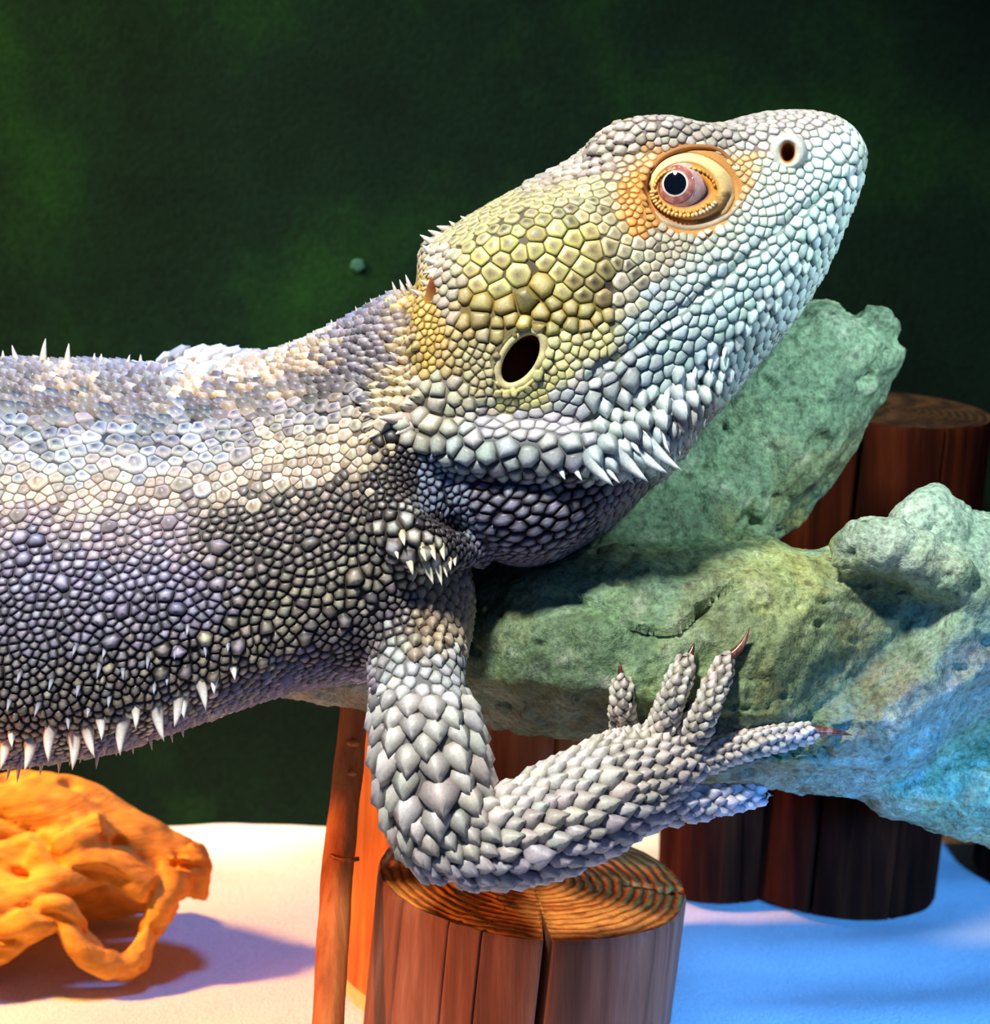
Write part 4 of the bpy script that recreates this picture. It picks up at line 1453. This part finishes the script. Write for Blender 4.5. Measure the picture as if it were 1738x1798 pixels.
claw_mat, nt, b = nodemat('horn_claw')
t = noise_tex(nt, 600, 3, vec=objvec(nt, (1, 1, 0.3)))
r_ = ramp(nt, [(0.3, '#2a1410'), (0.55, '#6d3626'), (0.8, '#b58670')], t.outputs['Fac'])
nt.links.new(r_.outputs[0], b.inputs['Base Color'])
b.inputs['Roughness'].default_value = 0.18
b.inputs['Specular IOR Level'].default_value = 0.7
for k, tip, r, bend in (('a', (1088, 1162), 9, 0.03), ('b', (1219, 1128), 10, -0.10), ('c', (1316, 1101), 11, -0.14), ('d', (1497, 1291), 11, 0.05)):
    q = FING[k][-1]
    bp = P(q[0], q[1], q[2])
    wt_ = max(q[2] - 4, bw_at(tip[0], tip[1], 3, q[2]))
    tp = P(tip[0], tip[1], min(wt_, q[2] + 30))
    V, F, t = curved_cone(bp, tp, r, bend * np.cross(tp - bp, FWD) / np.linalg.norm(tp - bp), m=10, n=8, sink=0.6)
    c_ = mk('claw', V, F, claw_mat, liz, origin=bp)
    c_['label'] = 'glossy dark brown claw'
bp = P(1340, 1394, 120)
V, F, t = curved_cone(bp, P(1358, 1397, 118), 6, np.zeros(3))
mk('claw', V, F, claw_mat, liz, origin=bp)

# ------------------------------------------------------------------ eye
we = surf_w(BVH, 1212, 300) + 12
eye_c = P(1194, 331, we - 32)
ev_ = CAM - eye_c; ev_ /= np.linalg.norm(ev_)
gz = ev_ + 0.06 * (-RGT) + 0.10 * UPV
gz /= np.linalg.norm(gz)
gu = np.cross(gz, UPV); gu /= np.linalg.norm(gu); gv = np.cross(gu, gz)


def gloss(name, stops, fac_scale=None, rough=0.06):
    m, nt, b = nodemat(name)
    t = noise_tex(nt, 700, 5, 0.65, objvec(nt), 0.3)
    r = ramp(nt, stops, t.outputs['Fac'])
    nt.links.new(r.outputs[0], b.inputs['Base Color'])
    b.inputs['Roughness'].default_value = rough
    b.inputs['Coat Weight'].default_value = 1.0
    b.inputs['Coat Roughness'].default_value = 0.03
    return m


def cap(c, R, a0, a1, n=10, m=40, shift=(0, 0)):
    """band of a sphere between polar angles a0..a1 about the gaze axis"""
    V = []
    for k in range(n):
        a = a0 + (a1 - a0) * k / (n - 1)
        for j in range(m):
            b_ = 2 * math.pi * j / m
            d = math.cos(a) * gz + math.sin(a) * (math.cos(b_) * gu + math.sin(b_) * gv)
            V.append(c + R * d + shift[0] * RGT + shift[1] * UPV)
    F = grid_faces(n, m, cap=False)
    if a0 < 1e-4: pass
    return np.array(V), F


RE = 56.0
m_scl = gloss('eye_sclera', [(0.3, '#b98f8c'), (0.7, '#dcc4bf')])
m_iris = gloss('eye_iris', [(0.3, '#8a4a48'), (0.5, '#b06a62'), (0.7, '#d19a8c')])
m_ring = gloss('eye_ring', [(0.3, '#d8c2b0'), (0.7, '#f0e4d6')])
m_pup = gloss('eye_pupil', [(0.3, '#020306'), (0.7, '#05070c')])
V, F = cap(eye_c, RE, 0.0001, 2.2, n=20)
eye = mk('eye', V, F, m_scl, liz, origin=eye_c)
eye['base'] = [float(v) for v in eye_c]
eye['label'] = 'dark pupil in a reddish iris inside orange lids'
sh = (-7, 4)
ia, pa, ra = 0.60, 0.335, 0.40
dsh = -0.14 * gu * 0
def tilt_cap(R, a0, a1):
    global gz, gu, gv
    o = (gz, gu, gv)
    g = gz - 0.10 * RGT + 0.06 * UPV
    gz = g / np.linalg.norm(g)
    gu = np.cross(gz, UPV); gu /= np.linalg.norm(gu); gv = np.cross(gu, gz)
    r = cap(eye_c, R, a0, a1, n=10)
    gz, gu, gv = o
    return r
V, F = tilt_cap(RE + 0.5, 0.0001, ia); mk('iris', V, F, m_iris, eye, origin=eye_c)
V, F = tilt_cap(RE + 0.9, 0.0001, ra); mk('iris_ring', V, F, m_ring, eye, origin=eye_c)
V, F = tilt_cap(RE + 1.3, 0.0001, pa); mk('pupil', V, F, m_pup, eye, origin=eye_c)

# third eyelid: pale fold in the front corner
V = []
for k in range(10):
    a = -0.62 + 1.24 * k / 9
    for j in range(8):
        b_ = 0.50 + 0.75 * j / 7
        d = math.cos(b_) * gz + math.sin(b_) * (math.cos(a) * RGT - math.sin(a) * UPV)
        V.append(eye_c + (RE + 2.0 + (1.6 if j == 0 else 0)) * d)
F = [(k * 8 + j, k * 8 + j + 1, (k + 1) * 8 + j + 1, (k + 1) * 8 + j) for k in range(9) for j in range(7)]
mk('inner_eyelid', V, F, gloss('inner_lid', [(0.3, '#b39a98'), (0.7, '#d9c8c4')], rough=0.25), eye, origin=eye_c)

# eyelids: ring from the almond opening out to the socket
lid_mat = mat_vcol('eyelid_skin', 0.55, 0.35, 1800, 0.00005)
nt_, nm = 16, 72
V, C = [], []
up_c = [(0, '#6a2c1c'), (.12, '#d48a2a'), (.30, '#e3a03a'), (.36, '#b9802e'), (.46, '#efcf8a'), (.75, '#f3d9a0'), (.92, '#d9a860'), (1, '#7a3d20')]
lo_c = [(0, '#7a3a30'), (.12, '#e2a04c'), (.45, '#efb765'), (.60, '#e6bd80'), (.68, '#6f4a34'), (.82, '#8a6848'), (.90, '#b9a68a'), (1, '#6a5440')]
def lerp_stops(st, t):
    for (p0, c0), (p1, c1) in zip(st, st[1:]):
        if t <= p1:
            f = (t - p0) / (p1 - p0 + 1e-9)
            return srgb(c0) * (1 - f) + srgb(c1) * f
    return srgb(st[-1][1])
for k in range(nt_):
    t = k / (nt_ - 1)
    for j in range(nm):
        a = 2 * math.pi * j / nm
        ca, sa = math.cos(a), math.sin(a)
        # opening (tilted almond) and outer rim
        ox, oy = 1200 + 43 * ca, 332 - 31 * sa * (1 - 0.25 * max(0, ca) ** 2) + 5 * max(0, ca) ** 2
        ux_, uy_ = 1214 + 80 * ca + 6 * sa, 333 - (70 if sa > 0 else 66) * sa + 8 * ca
        px_, py_ = ox + (ux_ - ox) * t, oy + (uy_ - oy) * t
        wv = we + 17 * math.sin(math.pi * min(1, 0.25 + t * 0.75)) ** 0.8 - 10 * t - 2
        if sa < 0:
            wv += 5 * math.sin(max(0, (t - .6)) / .4 * math.pi * 2) * -1 * (1 if t > .6 else 0)
            wv += 1.5 * math.cos(a * 36) * math.exp(-((t - .5) / .2) ** 2)
        else:
            wv += -4 * math.exp(-((t - .36) / .05) ** 2) + 3 * math.exp(-((t - .6) / .2) ** 2)
        if k == nt_ - 1: wv -= 10
        V.append(P(px_, py_, wv))
        mixf = 0.5 + 0.5 * max(-1, min(1, sa * 3))
        c = lerp_stops(up_c, t) * mixf + lerp_stops(lo_c, t) * (1 - mixf)
        if ca > 0.8 and t > 0.4: c = c * 0.6 + srgb('#c9a870') * 0.4
        C.append(c)
lid = mk('eyelid', V, grid_faces(nt_, nm, cap=False), lid_mat, liz, colors=np.array(C))
lid['label'] = 'orange scaly eyelid ring'
lid['base'] = [float(v) for v in np.asarray(V).mean(0)]


def dome_set(items, n=3, m=8):
    """little domes: (px, py, w, rx, ry, rot, height, colour)"""
    V, F, C, o = [], [], [], 0
    for (x, y, wv, rx, ry, rot, h, c) in items:
        c = srgb(c)
        for k in range(n):
            q = k / n
            for j in range(m):
                a = 2 * math.pi * j / m
                du, dv = rx * math.cos(a) * math.cos(q * math.pi / 2), ry * math.sin(a) * math.cos(q * math.pi / 2)
                V.append(P(x + du * math.cos(rot) - dv * math.sin(rot), y + du * math.sin(rot) + dv * math.cos(rot), wv + h * math.sin(q * math.pi / 2) - (3 if k == 0 else 0)))
                C.append(c * (0.55 if k == 0 else 1))
        V.append(P(x, y, wv + h)); C.append(c)
        F += grid_faces(n, m, o, cap=False)
        F += [(o + (n - 1) * m + j, o + (n - 1) * m + (j + 1) % m, o + n * m) for j in range(m)]
        o += n * m + 1
    return np.array(V), F, np.array(C)


it = []
for k in range(22):
    a = math.pi * (1.03 + 0.80 * k / 21)
    ca, sa = math.cos(a), math.sin(a)
    x, y = 1204 + 60 * ca, 333 - 46 * sa
    it.append((x, y, we + 13, 3.6, 5.2, math.atan2(-sa, ca) + math.pi / 2, 5, '#f0c078' if k < 15 else '#cfc0a0'))
    if k % 2 == 0:
        it.append((1202 + 52 * ca, 333 - 39 * sa, we + 14, 3.4, 4.4, math.atan2(-sa, ca) + math.pi / 2, 4, '#ecae58'))
for k in range(17):
    a = math.pi * (0.05 + 0.9 * k / 16)
    ca, sa = math.cos(a), math.sin(a)
    it.append((1202 + 53 * ca, 331 - 37 * sa, we + 13, 4.6, 3.0, math.atan2(-sa, ca) + math.pi / 2, 4, '#e9b65c' if k > 4 else '#c98a3c'))
V, F, C = dome_set(it)
ls_ = mk('lid_scales', V, F, lid_mat, lid, colors=C)
ls_['kind'] = 'stuff'
# folds under and over the eye
def fold(pts, r, col, name='eyelid_fold'):
    v, f = tube3([(x, y, surf_w(BVH, x, y, we - 20) + o, r * k) for x, y, o, k in pts], m=10, per=8)
    mk(name, v, f, lid_mat, liz, colors=np.tile(srgb(col), (len(v), 1)))
fold([(1150, 372, 0, .3), (1170, 392, 2, 1), (1205, 402, 3, 1.1), (1245, 396, 3, 1.1), (1280, 378, 2, .9), (1305, 352, 0, .3)], 5.5, '#a89a80')
fold([(1140, 306, 0, .3), (1160, 278, 2, .9), (1195, 261, 3, 1), (1235, 258, 3, 1), (1268, 268, 2, .9), (1296, 298, 0, .4)], 4.5, '#a8703c')

# ------------------------------------------------------------------ nostril
h = hit(BVH, 1383, 268)
nc = P(1383, 268, np.mean([surf_w(BVH, 1383 + a, 268 + b_, 100) for a, b_ in ((36, 0), (-36, 0), (0, 36), (0, -36))])); nn_ = CAM - nc; nn_ /= np.linalg.norm(nn_)
n1 = np.cross(nn_, UPV); n1 /= np.linalg.norm(n1); n2 = np.cross(nn_, n1); n1 = -n1
prof = [(34, -6, '#b9b8ae'), (30, 6, '#c2c6be'), (25, 12, '#cdd0c9'), (19, 13, '#cacac0'), (14, 10, '#d8cdb8'), (11.5, 3, '#b98a4c'), (10.5, -6, '#9a5a1c'), (8, -16, '#6a3810'), (4, -20, '#4a240a')]
V, C, m = [], [], 28
for k, (r, z, c) in enumerate(prof):
    for j in range(m):
        a = 2 * math.pi * j / m
        ry = r * (1.0 if k < 4 else 1.45)
        V.append(nc + nn_ * (z + 6) + n1 * r * math.cos(a) * (1.0 if k > 3 else 0.98) + n2 * ry * math.sin(a)); C.append(srgb(c))
V.append(nc - nn_ * 16); C.append(srgb('#3a1c08'))
F = grid_faces(len(prof), m, cap=False) + [((len(prof) - 1) * m + j, (len(prof) - 1) * m + (j + 1) % m, len(V) - 1) for j in range(m)]
no = mk('nostril', V, F, lid_mat, liz, origin=nc, colors=np.array(C))
no['label'] = 'pale round nostril with a dark opening'

# ------------------------------------------------------------------ ear
pts = []
for j in range(29):
    a = 2 * math.pi * j / 28
    u, v = (EAR[2] - 4) * math.cos(a), (EAR[3] - 3) * math.sin(a)
    x = EAR[0] + u * math.cos(EAR[4]) - v * math.sin(EAR[4]); y = EAR[1] + u * math.sin(EAR[4]) + v * math.cos(EAR[4])
    X2 = EAR[0] + (x - EAR[0]) * 1.16; Y2 = EAR[1] + (y - EAR[1]) * 1.16
    pts.append((x, y, surf_w(BVH, X2, Y2, 200) - 5, 7))
v, f = tube3(pts, m=10, per=3)
er = mk('ear_rim', v, f, lid_mat, liz, colors=np.tile(srgb('#d6cb96'), (len(v), 1)))
er['label'] = 'smooth pale rim of the ear opening'
v, f = ball(EAR[0], EAR[1], surf_w(BVH, EAR[0], EAR[1], 120) + 2, EAR[2] - 4, EAR[3] - 4, 12, rot=-EAR[4])
ed = mk('eardrum', v, f, plain('eardrum_skin', '#3a1c14', 0.9, 0.05), liz)
ed['label'] = 'dark eardrum deep in the ear opening'
print('script done', time.time() - T0)
